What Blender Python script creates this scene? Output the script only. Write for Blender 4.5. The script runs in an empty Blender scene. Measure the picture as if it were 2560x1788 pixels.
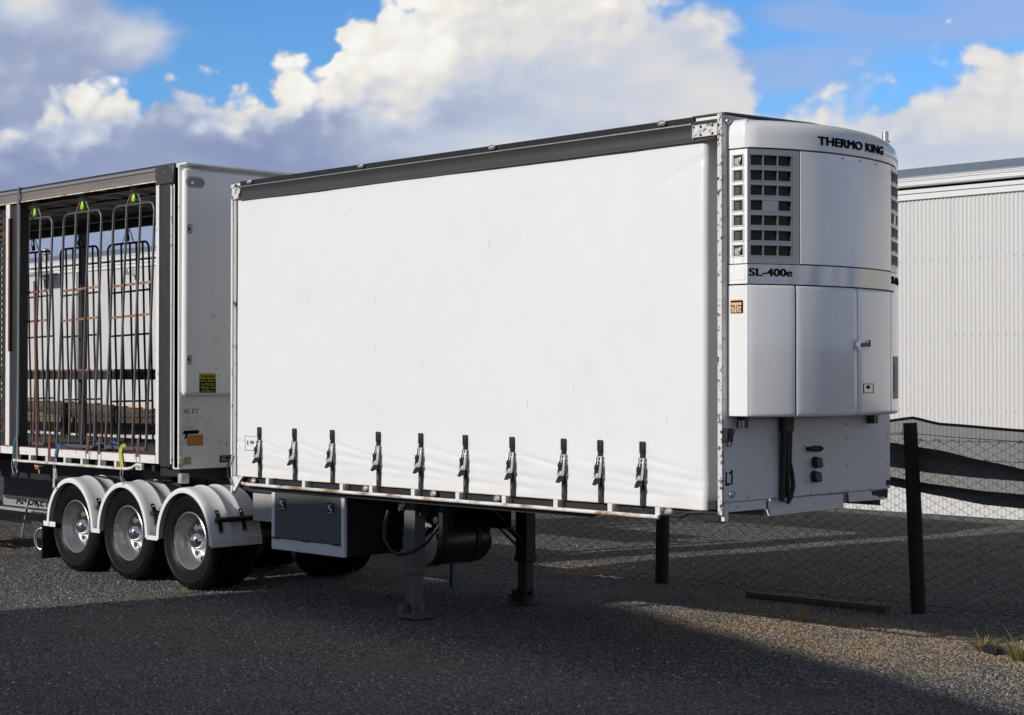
import bpy, math, random
from mathutils import Vector, Matrix
random.seed(7)
R = math.radians
sc = bpy.context.scene
COL = sc.collection
PI = math.pi

# ------------------------------------------------------------------ camera
cam = bpy.data.cameras.new('camera')
cam_ob = bpy.data.objects.new('camera', cam)
COL.objects.link(cam_ob)
cam.sensor_width = 36.0
cam.lens = 4160.0 / 2560.0 * 36.0
cam.clip_start = 0.1
cam.clip_end = 2000
cam_ob.location = (7.911, -9.994, 2.305)
cam_ob.rotation_euler = (R(90 + 0.6088), 0, R(45.555))
sc.camera = cam_ob

# ------------------------------------------------------------------ sky
SUN_EL, SUN_AZ = 21.9, 191.3          # azimuth measured clockwise from +Y
world = bpy.data.worlds.new('World')
sc.world = world
world.use_nodes = True
wn = world.node_tree
wn.nodes.clear()


class NG:
    """small helper that writes math nodes"""
    def __init__(self, nt):
        self.nt = nt

    def new(self, t, **kw):
        n = self.nt.nodes.new(t)
        for k, v in kw.items():
            setattr(n, k, v)
        return n

    def put(self, sock, v):
        if hasattr(v, 'is_linked') or hasattr(v, 'links'):
            self.nt.links.new(v, sock)
        else:
            sock.default_value = v

    def m(self, op, a, b=None, c=None, clamp=False):
        n = self.new('ShaderNodeMath', operation=op)
        n.use_clamp = clamp
        self.put(n.inputs[0], a)
        if b is not None:
            self.put(n.inputs[1], b)
        if c is not None:
            self.put(n.inputs[2], c)
        return n.outputs[0]

    def add(self, *xs):
        r = xs[0]
        for x in xs[1:]:
            r = self.m('ADD', r, x)
        return r

    def mul(self, a, b):
        return self.m('MULTIPLY', a, b)

    def smooth(self, x, lo, hi):
        n = self.new('ShaderNodeMapRange', interpolation_type='SMOOTHSTEP')
        self.put(n.inputs[0], x)
        self.put(n.inputs[1], lo)
        self.put(n.inputs[2], hi)
        n.inputs[3].default_value = 0
        n.inputs[4].default_value = 1
        return n.outputs[0]

    def mix(self, f, a, b, blend='MIX'):
        n = self.new('ShaderNodeMix', data_type='RGBA', blend_type=blend)
        self.put(n.inputs[0], f)
        self.put(n.inputs[6], a)
        self.put(n.inputs[7], b)
        return n.outputs[2]

    def noise(self, vec, scale, detail=4, rough=0.5, dist=0.0, dim='3D'):
        n = self.new('ShaderNodeTexNoise', noise_dimensions=dim)
        self.put(n.inputs['Vector'], vec)
        n.inputs['Scale'].default_value = scale
        n.inputs['Detail'].default_value = detail
        n.inputs['Roughness'].default_value = rough
        n.inputs['Distortion'].default_value = dist
        return n.outputs[0]

    def comb(self, x, y, z):
        n = self.new('ShaderNodeCombineXYZ')
        for i, v in enumerate((x, y, z)):
            self.put(n.inputs[i], v)
        return n.outputs[0]

    def sep(self, v):
        n = self.new('ShaderNodeSeparateXYZ')
        self.put(n.inputs[0], v)
        return n.outputs


def c4(c):
    return (c[0], c[1], c[2], 1.0)


g = NG(wn)
sky = g.new('ShaderNodeTexSky', sky_type='NISHITA')
sky.sun_disc = False
sky.sun_elevation = R(SUN_EL)
sky.sun_rotation = R(SUN_AZ)
sky.altitude = 30
sky.air_density = 1.0
sky.dust_density = 0.4
sky.ozone_density = 2.0
tc = g.new('ShaderNodeTexCoord')
dx, dy, dz = g.sep(tc.outputs['Generated'])
az = g.m('ARCTAN2', dx, dy)                     # clockwise from +Y
el = g.m('ARCSINE', dz)
HEAD = -45.555                                  # compass heading of the big cumulus
A = g.m('SUBTRACT', az, R(HEAD))
Ew = el
def curve(x, lo, hi, pts):
    """piecewise linear profile over compass direction (radians); values 0..1"""
    n = g.new('ShaderNodeValToRGB')
    f = g.m('DIVIDE', g.m('SUBTRACT', x, lo), hi - lo)
    g.put(n.inputs[0], f)
    cr = n.color_ramp
    cr.interpolation = 'LINEAR'
    for i, (px, v) in enumerate(pts):
        p = (px - lo) / (hi - lo)
        if i == 0:
            e = cr.elements[0]
        elif i == len(pts) - 1:
            e = cr.elements[-1]
        else:
            e = cr.elements.new(p)
        e.position = p
        e.color = (v, v, v, 1)
    return n.outputs[0]


def puffs(u, v, seed):
    """cauliflower heads of cumulus: rounded cells at three sizes, warped"""
    p = g.comb(u, v, seed)
    out = None
    for sc_, w in ((20.0, 0.54), (46.0, 0.34), (110.0, 0.12)):
        n = g.new('ShaderNodeTexVoronoi', feature='SMOOTH_F1', voronoi_dimensions='2D')
        g.put(n.inputs['Vector'], p)
        n.inputs['Scale'].default_value = sc_
        n.inputs['Smoothness'].default_value = 0.35
        n.inputs['Randomness'].default_value = 1.0
        t = g.mul(n.outputs['Distance'], -w)
        out = t if out is None else g.add(out, t)
    return g.add(out, 0.38)


V = g.mul(Ew, 1.25)
P2 = g.comb(A, V, 0.0)
warp = g.noise(P2, 14.0, 4, 0.6)
warp2 = g.noise(g.comb(g.add(A, 7.3), V, 3.1), 14.0, 4, 0.6)
fine = g.noise(g.comb(A, V, 5.0), 60.0, 5, 0.6)
soft = g.noise(g.comb(A, g.mul(Ew, 2.0), 9.0), 12.0, 4, 0.5)
wu = g.mul(g.m('SUBTRACT', warp, 0.5), 0.030)
wv = g.mul(g.m('SUBTRACT', warp2, 0.5), 0.030)
Aw = g.add(A, wu)
Vw = g.add(V, wv)
pf = puffs(Aw, Vw, 0.0)
pf_b = puffs(g.add(Aw, 0.0045), g.add(Vw, -0.006), 0.0)
relief = g.m('SUBTRACT', pf, pf_b)
wide = g.noise(g.comb(g.add(A, g.mul(Ew, .8)), g.mul(Ew, 2.6), 4.0), 6.5, 4, 0.45)
big = g.noise(g.comb(A, g.mul(Ew, 2.2), 11.0), 3.2, 4, 0.5)

# the bank of cumulus to the west-north-west: height of its top along the compass
LO, HI = -0.36, 0.40
TOP = curve(Aw, LO, HI, [(-0.36, .130), (-0.30, .142), (-0.275, .157), (-0.235, .170), (-0.206, .183), (-0.185, .175), (-0.165, .170), (-0.1416, .178), (-0.109, .186),
                         (-0.103, .203), (-0.08, .2175), (-0.058, .228), (-0.03, .262), (0.06, .245), (0.085, .240), (0.12, .228), (0.130, .220), (0.142, .200), (0.152, .172),
                         (0.170, .168), (0.190, .175), (0.225, .180), (0.255, .186), (0.308, .188), (0.40, .170)])
hgt = g.m('SUBTRACT', TOP, Ew)
soft_edge = curve(A, LO, HI, [(-0.36, .35), (-0.285, .20), (-0.26, .06), (-0.09, .03), (0.05, .05), (0.10, .40), (0.16, .75), (0.22, .35), (0.26, .10), (0.40, .2)])
d_main = g.add(g.mul(hgt, 26.0), g.mul(pf, 1.5), g.mul(g.m('SUBTRACT', fine, 0.5), 0.55))
m_main = g.smooth(d_main, -0.04, g.add(soft_edge, 0.18))
# soft grey cloud to the left of it and thin wisps to the right


def blob(a, e, ra, re, w):
    u = g.m('DIVIDE', g.m('SUBTRACT', Aw, a), ra)
    v = g.m('DIVIDE', g.m('SUBTRACT', Ew, e), re)
    return g.mul(g.m('EXPONENT', g.mul(g.m('MULTIPLY_ADD', u, u, g.mul(v, v)), -1.0)), w)


gl = g.add(blob(-.300, .195, .050, .055, 1.35), blob(-.31, .14, .05, .05, 1.3), blob(-.226, .193, .034, .018, .80), blob(-.165, .199, .03, .007, .36), blob(-.36, .22, .08, .06, 1.0))
m_grey = g.smooth(g.add(gl, g.mul(g.m('SUBTRACT', soft, .5), .9), g.mul(g.m('SUBTRACT', fine, .5), .35)), .28, .85)
wi = g.add(blob(.225, .224, .060, .012, .85), blob(.165, .212, .03, .008, .75), blob(.165, .186, .06, .008, .85), blob(.20, .205, .05, .006, .7), blob(.295, .212, .04, .008, .75), blob(.29, .198, .055, .010, .85), blob(.165, .172, .06, .010, .8), blob(.215, .196, .04, .006, .45))
m_wisp = g.mul(g.smooth(g.add(wi, g.mul(g.m('SUBTRACT', soft, .5), 1.0), g.mul(g.m('SUBTRACT', fine, .5), .4)), .20, .95), .52)
# the bank carries on all round the horizon; above it, outside the view, darker, warmer cloud with blue gaps, added to tone down the ambient light
outside = g.smooth(g.m('ABSOLUTE', A), 0.33, 0.62)
high = g.smooth(Ew, 0.25, 0.45)
off = g.m('MAXIMUM', outside, high)
hi_n = g.noise(g.comb(dx, dy, g.mul(dz, 2.2)), 2.3, 7, 0.56, 0.4)
hi_s = g.noise(g.comb(g.add(dx, .03), g.add(dy, -.02), g.mul(dz, 2.2)), 2.3, 7, 0.56, 0.4)
m_off = g.mul(off, g.smooth(hi_n, 0.36, 0.52))
inside = g.m('SUBTRACT', 1.0, off)
br_off = g.add(g.smooth(hi_n, 0.75, 0.42), g.mul(g.m('SUBTRACT', hi_n, hi_s), 3.0))
c_off = g.mix(g.smooth(br_off, 0.25, 1.30), c4((1.9, 1.78, 1.62)), c4((4.8, 4.5, 4.1)))

# brightness: sunlit heads along the top, grey-blue bodies underneath
depth = curve(A, LO, HI, [(-0.36, .016), (-0.25, .024), (-0.206, .036), (-0.165, .024), (-0.12, .030), (-0.09, .060), (-0.04, .075), (-0.01, .070), (0.02, .060), (0.10, .035), (0.14, .03), (0.17, .03), (0.26, .035), (0.40, .03)])
body = curve(A, LO, HI, [(-0.36, .20), (-0.20, .15), (-0.12, .16), (-0.05, .36), (0.02, .44), (0.10, .45), (0.16, .50), (0.22, .58), (0.28, .52), (0.40, .4)])
headb = curve(A, LO, HI, [(-0.36, .5), (-0.26, .72), (-0.206, .80), (-0.15, .78), (-0.105, .95), (-0.045, 1.0), (-0.01, .74), (0.05, .70), (0.10, .66), (0.15, .5), (0.19, .60), (0.26, .76), (0.31, .66), (0.40, .6)])
t = g.smooth(g.m('DIVIDE', g.add(hgt, g.mul(pf, -0.020), g.mul(g.m('SUBTRACT', warp, .5), .06), g.mul(g.m('SUBTRACT', wide, .5), .09)), depth), 1.5, 0.25)
br_main = g.add(body, g.mul(g.m('SUBTRACT', headb, body), t), g.mul(relief, g.add(.10, g.mul(t, .85))), g.mul(g.m('SUBTRACT', soft, .5), .30), g.mul(g.m('SUBTRACT', wide, .5), .75))
br_grey = g.add(.30, blob(-.283, .212, .016, .016, .38), blob(-.222, .196, .03, .012, .22), g.mul(g.m('SUBTRACT', soft, .5), .55), g.mul(relief, .25))
br = g.add(g.mul(br_main, m_main), g.mul(br_grey, g.m('SUBTRACT', 1.0, m_main)))
ramp = g.new('ShaderNodeValToRGB')
wn.links.new(br, ramp.inputs[0])
cr = ramp.color_ramp
cr.elements[0].position = 0.10
cr.elements[0].color = c4((0.255, 0.315, 0.53))
cr.elements[1].position = 1.0
cr.elements[1].color = c4((0.96, 0.955, 0.93))
for pos, c in ((0.28, (0.35, 0.42, 0.61)), (0.45, (0.54, 0.61, 0.76)), (0.62, (0.74, 0.745, 0.77)), (0.80, (0.86, 0.85, 0.82))):
    e_ = cr.elements.new(pos)
    e_.color = c4(c)
ccol = g.mix(1.0, ramp.outputs[0], c4((15.2, 15.0, 14.6)), 'MULTIPLY')
blue = g.mix(1.0, sky.outputs[0], c4((1.0, 1.7, 2.5)), 'MULTIPLY')
x1 = g.mix(g.mul(m_wisp, inside), blue, c4((6.2, 7.1, 10.4)))
x2 = g.mix(m_off, x1, c_off)
final = g.mix(g.m('MAXIMUM', g.mul(m_grey, inside), m_main), x2, ccol)
bg = g.new('ShaderNodeBackground')
bg.inputs['Strength'].default_value = 0.1
wn.links.new(final, bg.inputs[0])
wo = g.new('ShaderNodeOutputWorld')
wn.links.new(bg.outputs[0], wo.inputs[0])

# ------------------------------------------------------------------ sun
sun = bpy.data.lights.new('sun', 'SUN')
sun.energy = 5.0
sun.angle = R(0.5)
sun.color = (1.0, 0.96, 0.90)
sun_ob = bpy.data.objects.new('sun', sun)
COL.objects.link(sun_ob)
src = Vector((math.sin(R(SUN_AZ)) * math.cos(R(SUN_EL)), math.cos(R(SUN_AZ)) * math.cos(R(SUN_EL)), math.sin(R(SUN_EL))))
sun_ob.rotation_euler = src.to_track_quat('Z', 'Y').to_euler()
sun_ob.location = src * 60

sc.view_settings.view_transform = 'Standard'
sc.view_settings.look = 'None'
sc.view_settings.exposure = -0.64
sc.view_settings.gamma = 1.0
sc.view_settings.use_curve_mapping = False
sc.render.engine = 'CYCLES'
sc.cycles.use_denoising = True
sc.cycles.max_bounces = 8
sc.cycles.caustics_reflective = False
sc.cycles.caustics_refractive = False

# ------------------------------------------------------------------ materials
MATS = {}


def mat(name, base, rough=0.5, metal=0.0, var=0.12, vscale=6.0, bump=0.0, bscale=40.0, rust=0.0, rscale=9.0,
        rcol=(0.17, 0.062, 0.022), dirt=0.0, dcol=(0.10, 0.09, 0.08), stretch=(1, 1, 1), spec=0.5, coat=0.0, alpha=1.0,
        rsharp=0.05, dscale=2.2):
    if name in MATS:
        return MATS[name]
    m = bpy.data.materials.new(name)
    m.use_nodes = True
    nt = m.node_tree
    nt.nodes.clear()
    q = NG(nt)
    out = q.new('ShaderNodeOutputMaterial')
    b = q.new('ShaderNodeBsdfPrincipled')
    nt.links.new(b.outputs[0], out.inputs[0])
    t = q.new('ShaderNodeTexCoord')
    mp = q.new('ShaderNodeMapping')
    mp.inputs['Scale'].default_value = stretch
    nt.links.new(t.outputs['Object'], mp.inputs[0])
    v = mp.outputs[0]
    n1 = q.noise(v, vscale, 5, 0.6)
    f = q.m('MULTIPLY_ADD', n1, 2 * var, 1 - var)
    col = q.mix(1.0, c4(base), q.comb(f, f, f), 'MULTIPLY')
    rgh = rough
    met = metal
    if dirt > 0:
        n2 = q.noise(v, dscale, 6, 0.65)
        dm = q.mul(q.smooth(n2, 0.52, 0.78), dirt)
        col = q.mix(dm, col, c4(dcol))
    if rust > 0:
        n3 = q.noise(v, rscale, 8, 0.7)
        th = 0.75 - 0.42 * rust
        rm = q.smooth(n3, th - rsharp, th + rsharp)
        n4 = q.noise(v, rscale * 3, 4, 0.6)
        rc = q.mix(n4, c4([x * 0.55 for x in rcol]), c4([min(1, x * 1.7) for x in rcol]))
        col = q.mix(rm, col, rc)
        rgh = q.m('MULTIPLY_ADD', rm, 0.85 - rough, rough)
        if metal > 0:
            met = q.m('MULTIPLY_ADD', rm, -metal, metal)
    else:
        rgh = q.m('MULTIPLY_ADD', q.noise(v, vscale * 2.3, 4, 0.6), 0.16, max(0.0, rough - 0.08))
    q.put(b.inputs['Base Color'], col)
    q.put(b.inputs['Roughness'], rgh)
    q.put(b.inputs['Metallic'], met)
    b.inputs['Specular IOR Level'].default_value = spec
    b.inputs['Coat Weight'].default_value = coat
    b.inputs['Coat Roughness'].default_value = 0.08
    b.inputs['Alpha'].default_value = alpha
    if bump > 0:
        bn = q.new('ShaderNodeBump')
        bn.inputs['Strength'].default_value = bump
        bn.inputs['Distance'].default_value = 0.01
        nt.links.new(q.noise(v, bscale, 6, 0.65), bn.inputs['Height'])
        nt.links.new(bn.outputs[0], b.inputs['Normal'])
    MATS[name] = m
    return m


M_vinyl = mat('curtain_vinyl', (0.82, 0.82, 0.82), 0.34, var=0.02, dirt=0.16, dcol=(0.55, 0.545, 0.53), bump=0.04, bscale=7, dscale=1.4)
M_white = mat('white_paint', (0.80, 0.80, 0.79), 0.4, var=0.03, dirt=0.12, dcol=(0.35, 0.33, 0.30), rust=0.12, rscale=16, rcol=(0.10, 0.06, 0.04))
M_rustwhite = mat('rusty_white_paint', (0.78, 0.76, 0.73), 0.55, var=0.06, rust=0.50, rsharp=0.12, stretch=(.35, 1, 1), rscale=13, rcol=(0.26, 0.13, 0.05), dirt=0.7, dcol=(0.45, 0.33, 0.20), dscale=5, bump=0.15)
M_coam = mat('chipped_white_paint', (0.78, 0.76, 0.73), 0.5, var=0.05, rust=0.30, rscale=12, dirt=0.3, dcol=(0.5, 0.42, 0.33))
M_flake = mat('flaking_white_paint', (0.70, 0.69, 0.67), 0.55, var=0.08, rust=0.46, rscale=24, rcol=(0.05, 0.024, 0.016), bump=0.2)
M_greywall = mat('grey_white_wall', (0.78, 0.77, 0.755), 0.42, var=0.04, dirt=0.25, dcol=(0.40, 0.40, 0.40), rust=0.13, rscale=13, rcol=(0.045, 0.04, 0.038), rsharp=0.02)
M_mould = mat('moulded_white_panel', (0.84, 0.835, 0.82), 0.45, var=0.03, dirt=0.15, dcol=(0.4, 0.4, 0.4), rust=0.05, rscale=9, rcol=(0.06, 0.06, 0.06), rsharp=0.02)
M_dark = mat('dark_grey_trim', (0.050, 0.050, 0.052), 0.38, var=0.15, vscale=3, stretch=(0.5, 4, 4))
M_black = mat('black_paint', (0.014, 0.014, 0.015), 0.55, var=0.4, dirt=0.4, dcol=(0.05, 0.048, 0.045))
M_blackp = mat('black_plastic', (0.012, 0.012, 0.012), 0.45, var=0.2)
M_strap = mat('black_webbing', (0.013, 0.013, 0.014), 0.7, var=0.3, bump=0.2, bscale=180)
M_alu = mat('aluminium', (0.62, 0.62, 0.62), 0.30, 0.9, var=0.12, vscale=20)
M_zinc = mat('zinc_steel', (0.70, 0.70, 0.69), 0.34, 0.6, var=0.15, vscale=25, dirt=0.2)
M_rim = mat('polished_rim', (0.46, 0.46, 0.455), 0.28, 0.7, var=0.05, vscale=3, dirt=0.2, dcol=(0.35, 0.31, 0.26))
M_chrome = mat('chrome', (0.88, 0.88, 0.88), 0.03, 1.0, var=0.02)
M_stain = mat('polished_stainless', (0.36, 0.355, 0.35), 0.09, 1.0, var=0.05, vscale=3, bump=0.02, bscale=5)
M_press = mat('pressed_steel_plate', (0.36, 0.355, 0.35), 0.28, 0.85, var=0.12, vscale=3)
M_facet = mat('brushed_stainless_sunlit', (0.78, 0.77, 0.755), 0.42, 0.25, var=0.05, vscale=4)  # paler copy of the stainless: sunlight on the side facet put into the colour
M_reefer = mat('glossy_white_panel', (0.90, 0.90, 0.89), 0.18, 0.0, var=0.03, vscale=2, coat=0.9, bump=0.015, bscale=3, dirt=0.1, dcol=(0.4, 0.4, 0.4))
M_reefm = mat('silver_white_panel', (0.86, 0.86, 0.855), 0.24, 0.18, var=0.03, vscale=2, coat=0.6, bump=0.015, bscale=2.5)
M_rubber = mat('tyre_rubber', (0.007, 0.007, 0.007), 0.42, var=0.3, vscale=9, spec=0.16, dirt=0.35, dcol=(0.022, 0.021, 0.019), dscale=6)
M_flap = mat('mudflap_rubber', (0.009, 0.009, 0.009), 0.6, var=0.3)
M_door = mat('dark_grey_door', (0.10, 0.10, 0.102), 0.5, var=0.12, dirt=0.35, dcol=(0.085, 0.085, 0.085), dscale=7)
M_boxwhite = mat('toolbox_frame_paint', (0.78, 0.77, 0.78), 0.5, var=0.06, rust=0.22, rscale=18, rcol=(0.03, 0.02, 0.016), rsharp=0.02)
M_leg = mat('grey_leg_paint', (0.12, 0.118, 0.115), 0.5, var=0.2, dirt=0.5, dcol=(0.03, 0.03, 0.03), rust=0.15)
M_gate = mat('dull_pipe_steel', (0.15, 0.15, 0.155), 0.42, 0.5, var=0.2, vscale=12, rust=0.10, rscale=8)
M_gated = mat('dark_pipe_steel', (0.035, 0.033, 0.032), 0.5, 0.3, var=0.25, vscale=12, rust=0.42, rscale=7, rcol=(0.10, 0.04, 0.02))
M_rust = mat('rusty_steel', (0.15, 0.055, 0.03), 0.8, var=0.35, vscale=14, bump=0.2, rust=0.25, rcol=(0.08, 0.035, 0.02))
M_rustbar = mat('rust_flaked_bar', (0.30, 0.24, 0.19), 0.6, var=0.2, rust=0.62, rscale=7, rcol=(0.26, 0.09, 0.035))
M_post = mat('dark_post_steel', (0.045, 0.045, 0.046), 0.45, 0.3, var=0.2, vscale=2, dirt=0.3)
M_rail = mat('weathered_aluminium_rail', (0.30, 0.27, 0.24), 0.40, 0.55, var=0.25, vscale=3, dirt=0.5, dcol=(0.14, 0.10, 0.08), stretch=(0.4, 3, 3))
M_skin = mat('dark_roof_lining', (0.06, 0.058, 0.055), 0.6, var=0.3)
M_bow = mat('roof_bow_paint', (0.72, 0.69, 0.64), 0.5, var=0.1, rust=0.35, dirt=0.4)
M_shed = mat('corrugated_white_steel', (0.64, 0.632, 0.62), 0.42, var=0.04, vscale=1.2, dirt=0.35, dcol=(0.47, 0.46, 0.44), dscale=1.6, stretch=(1, 1, .12))
M_fascia = mat('white_fascia', (0.72, 0.72, 0.72), 0.4, var=0.03)
M_roof = mat('grey_roof_sheet', (0.22, 0.25, 0.28), 0.5, var=0.08, vscale=0.7)
M_grey = mat('shed_grey', (0.30, 0.30, 0.30), 0.6, var=0.1)
M_woodpost = mat('dark_timber_post', (0.016, 0.015, 0.015), 0.8, var=0.35, vscale=8, stretch=(4, 4, 0.6), bump=0.3)
M_wire = mat('fence_wire', (0.03, 0.03, 0.03), 0.55, 0.4, var=0.2)
M_cloth = mat('shade_cloth_grey', (0.12, 0.12, 0.12), 0.9, var=0.12, vscale=3, bump=0.2, bscale=60)
M_clothfine = mat('shade_cloth_sheer', (0.17, 0.17, 0.17), 0.9, var=0.1, alpha=0.42)
M_clothb = mat('shade_cloth_brown', (0.22, 0.15, 0.095), 0.95, var=0.15, vscale=4, bump=0.2, bscale=50)
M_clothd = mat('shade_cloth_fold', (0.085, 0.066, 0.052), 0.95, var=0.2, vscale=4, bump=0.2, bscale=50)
M_timber = mat('weathered_timber', (0.085, 0.08, 0.072), 0.85, var=0.25, vscale=4, stretch=(0.5, 6, 6), bump=0.3)
M_ink = mat('black_lettering', (0.008, 0.008, 0.008), 0.8, var=0.1, spec=0.1)
M_inkgrey = mat('faded_lettering', (0.12, 0.12, 0.12), 0.6, var=0.5, vscale=60)
M_yellow = mat('warning_yellow', (0.62, 0.55, 0.03), 0.5, var=0.08)
M_pale = mat('pale_yellow_sticker', (0.45, 0.38, 0.16), 0.5, var=0.1)
M_orange = mat('faded_orange_sign', (0.50, 0.19, 0.03), 0.5, var=0.10, vscale=30)
M_tan = mat('tan_badge', (0.72, 0.47, 0.24), 0.5, var=0.05)
M_card = mat('white_card', (0.82, 0.81, 0.82), 0.5, var=0.02)
M_red = mat('red_clip', (0.30, 0.02, 0.015), 0.5)
M_redprint = mat('pink_print', (0.75, 0.35, 0.33), 0.5)
M_green = mat('lime_plastic', (0.34, 0.72, 0.02), 0.4, var=0.05)
M_greend = mat('dark_green_plastic', (0.05, 0.13, 0.01), 0.4, var=0.1)
M_blue = mat('blue_webbing', (0.035, 0.10, 0.23), 0.75, var=0.2, bump=0.2, bscale=120)
M_teal = mat('teal_webbing', (0.02, 0.09, 0.12), 0.75, var=0.2)
M_yg = mat('yellow_webbing', (0.46, 0.44, 0.07), 0.75, var=0.15, bump=0.2, bscale=120)
M_clear = mat('grey_webbing', (0.14, 0.14, 0.17), 0.5, var=0.3, vscale=20)
M_lens = mat('clear_lens', (0.55, 0.53, 0.50), 0.12, 0.35, var=0.4, vscale=50)
M_amber = mat('orange_lens', (0.85, 0.10, 0.01), 0.25, var=0.1)
M_ware = mat('warehouse_wall', (0.30, 0.30, 0.31), 0.6, var=0.06)
M_grass = mat('dry_grass', (0.17, 0.16, 0.05), 0.8, var=0.4, vscale=30)
M_grassd = mat('straw', (0.36, 0.26, 0.12), 0.8, var=0.4, vscale=30)
M_leaf = mat('dead_leaf', (0.34, 0.13, 0.045), 0.8, var=0.3, vscale=30)
M_bluet = mat('blue_tape', (0.02, 0.08, 0.40), 0.5)

# ------------------------------------------------------------------ mesh builder
ORG = {}


class MB:
    def __init__(self):
        self.v = []
        self.f = []

    def quadbox(self, c):
        """8 corners: bottom 4 ccw then top 4"""
        n = len(self.v)
        self.v += [tuple(p) for p in c]
        self.f += [(n, n + 3, n + 2, n + 1), (n + 4, n + 5, n + 6, n + 7)]
        for i in range(4):
            j = (i + 1) % 4
            self.f.append((n + i, n + j, n + 4 + j, n + 4 + i))
        return self

    def box(self, x0, x1, y0, y1, z0, z1):
        return self.quadbox([(x0, y0, z0), (x1, y0, z0), (x1, y1, z0), (x0, y1, z0), (x0, y0, z1), (x1, y0, z1), (x1, y1, z1), (x0, y1, z1)])

    def bar(self, p0, p1, w, h, up=(0, 0, 1)):
        p0, p1 = Vector(p0), Vector(p1)
        d = (p1 - p0).normalized()
        u = Vector(up)
        s = d.cross(u)
        if s.length < 1e-4:
            s = d.cross(Vector((0, 1, 0)))
        s.normalize()
        u = s.cross(d).normalized()
        s *= w / 2
        u *= h / 2
        return self.quadbox([p0 - s - u, p0 + s - u, p1 + s - u, p1 - s - u, p0 - s + u, p0 + s + u, p1 + s + u, p1 - s + u])

    def tube(self, pts, r, n=8, cap=True):
        pts = [Vector(p) for p in pts]
        k0 = len(self.v)
        prev = None
        for i, p in enumerate(pts):
            a = pts[max(0, i - 1)]
            b = pts[min(len(pts) - 1, i + 1)]
            d = (b - a).normalized()
            if prev is None:
                u = d.orthogonal().normalized()
            else:
                u = (prev - d * prev.dot(d))
                u = u.normalized() if u.length > 1e-6 else d.orthogonal().normalized()
            prev = u
            w = d.cross(u)
            rr = r[i] if isinstance(r, (list, tuple)) else r
            for j in range(n):
                t = 2 * PI * j / n
                self.v.append(tuple(p + u * (math.cos(t) * rr) + w * (math.sin(t) * rr)))
        for i in range(len(pts) - 1):
            for j in range(n):
                a = k0 + i * n + j
                b = k0 + i * n + (j + 1) % n
                self.f.append((a, b, b + n, a + n))
        if cap:
            self.f.append(tuple(k0 + j for j in reversed(range(n))))
            e = k0 + (len(pts) - 1) * n
            self.f.append(tuple(e + j for j in range(n)))
        return self

    def lathe(self, prof, o, axis='Y', n=48, close=False):
        """prof = (radius, along axis)"""
        k0 = len(self.v)
        o = Vector(o)
        for (r, a) in prof:
            for j in range(n):
                t = 2 * PI * j / n
                c, s = math.cos(t) * r, math.sin(t) * r
                p = {'Y': Vector((c, a, s)), 'X': Vector((a, c, s)), 'Z': Vector((c, s, a))}[axis]
                self.v.append(tuple(o + p))
        for i in range(len(prof) - 1):
            for j in range(n):
                a = k0 + i * n + j
                b = k0 + i * n + (j + 1) % n
                self.f.append((a, a + n, b + n, b))
        if close:
            self.f.append(tuple(k0 + j for j in range(n)))
            e = k0 + (len(prof) - 1) * n
            self.f.append(tuple(e + j for j in reversed(range(n))))
        return self

    def grid(self, fn, nu, nv, flip=False):
        k0 = len(self.v)
        for i in range(nu + 1):
            for j in range(nv + 1):
                self.v.append(tuple(fn(i / nu, j / nv)))
        for i in range(nu):
            for j in range(nv):
                a = k0 + i * (nv + 1) + j
                q = (a, a + nv + 1, a + nv + 2, a + 1)
                self.f.append(tuple(reversed(q)) if flip else q)
        return self

    def prism(self, pts, d):
        """closed polygon pts (3d) extruded by vector d"""
        k0 = len(self.v)
        d = Vector(d)
        n = len(pts)
        self.v += [tuple(p) for p in pts] + [tuple(Vector(p) + d) for p in pts]
        self.f.append(tuple(k0 + i for i in range(n)))
        self.f.append(tuple(k0 + n + i for i in reversed(range(n))))
        for i in range(n):
            j = (i + 1) % n
            self.f.append((k0 + i, k0 + n + i, k0 + n + j, k0 + j))
        return self

    def build(self, name, m, parent=None, bevel=0.0, smooth=None, fix=True):
        me = bpy.data.meshes.new(name)
        o = ORG.get(parent.name, Vector((0, 0, 0))) if parent else Vector((0, 0, 0))
        me.from_pydata([tuple(Vector(p) - o) for p in self.v], [], self.f)
        me.materials.append(m)
        if fix:
            import bmesh
            bm = bmesh.new()
            bm.from_mesh(me)
            bmesh.ops.recalc_face_normals(bm, faces=bm.faces)
            bm.to_mesh(me)
            bm.free()
        me.update()
        ob = bpy.data.objects.new(name, me)
        COL.objects.link(ob)
        if parent:
            ob.parent = parent
            ORG[ob.name] = o
        if bevel:
            b = ob.modifiers.new('bevel', 'BEVEL')
            b.width = bevel
            b.segments = 2
            b.limit_method = 'ANGLE'
            b.angle_limit = R(35)
            smooth = smooth or 40
        if smooth:
            me.polygons.foreach_set('use_smooth', [True] * len(me.polygons))
            me.set_sharp_from_angle(angle=R(smooth))
        return ob


def empty(name, loc, parent=None):
    o = bpy.data.objects.new(name, None)
    o.empty_display_size = 0.2
    COL.objects.link(o)
    if parent:
        po = ORG[parent.name]
        o.parent = parent
        o.location = Vector(loc) - po
    else:
        o.location = loc
    ORG[o.name] = Vector(loc)
    return o


def tag(o, label, cat, group=None):
    o['label'] = label
    o['category'] = cat
    if group:
        o['group'] = group
    return o


def copy_tree(o, parent=None):
    c = o.copy()
    COL.objects.link(c)
    if parent:
        c.parent = parent
    for ch in o.children:
        copy_tree(ch, c)
    return c


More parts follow.
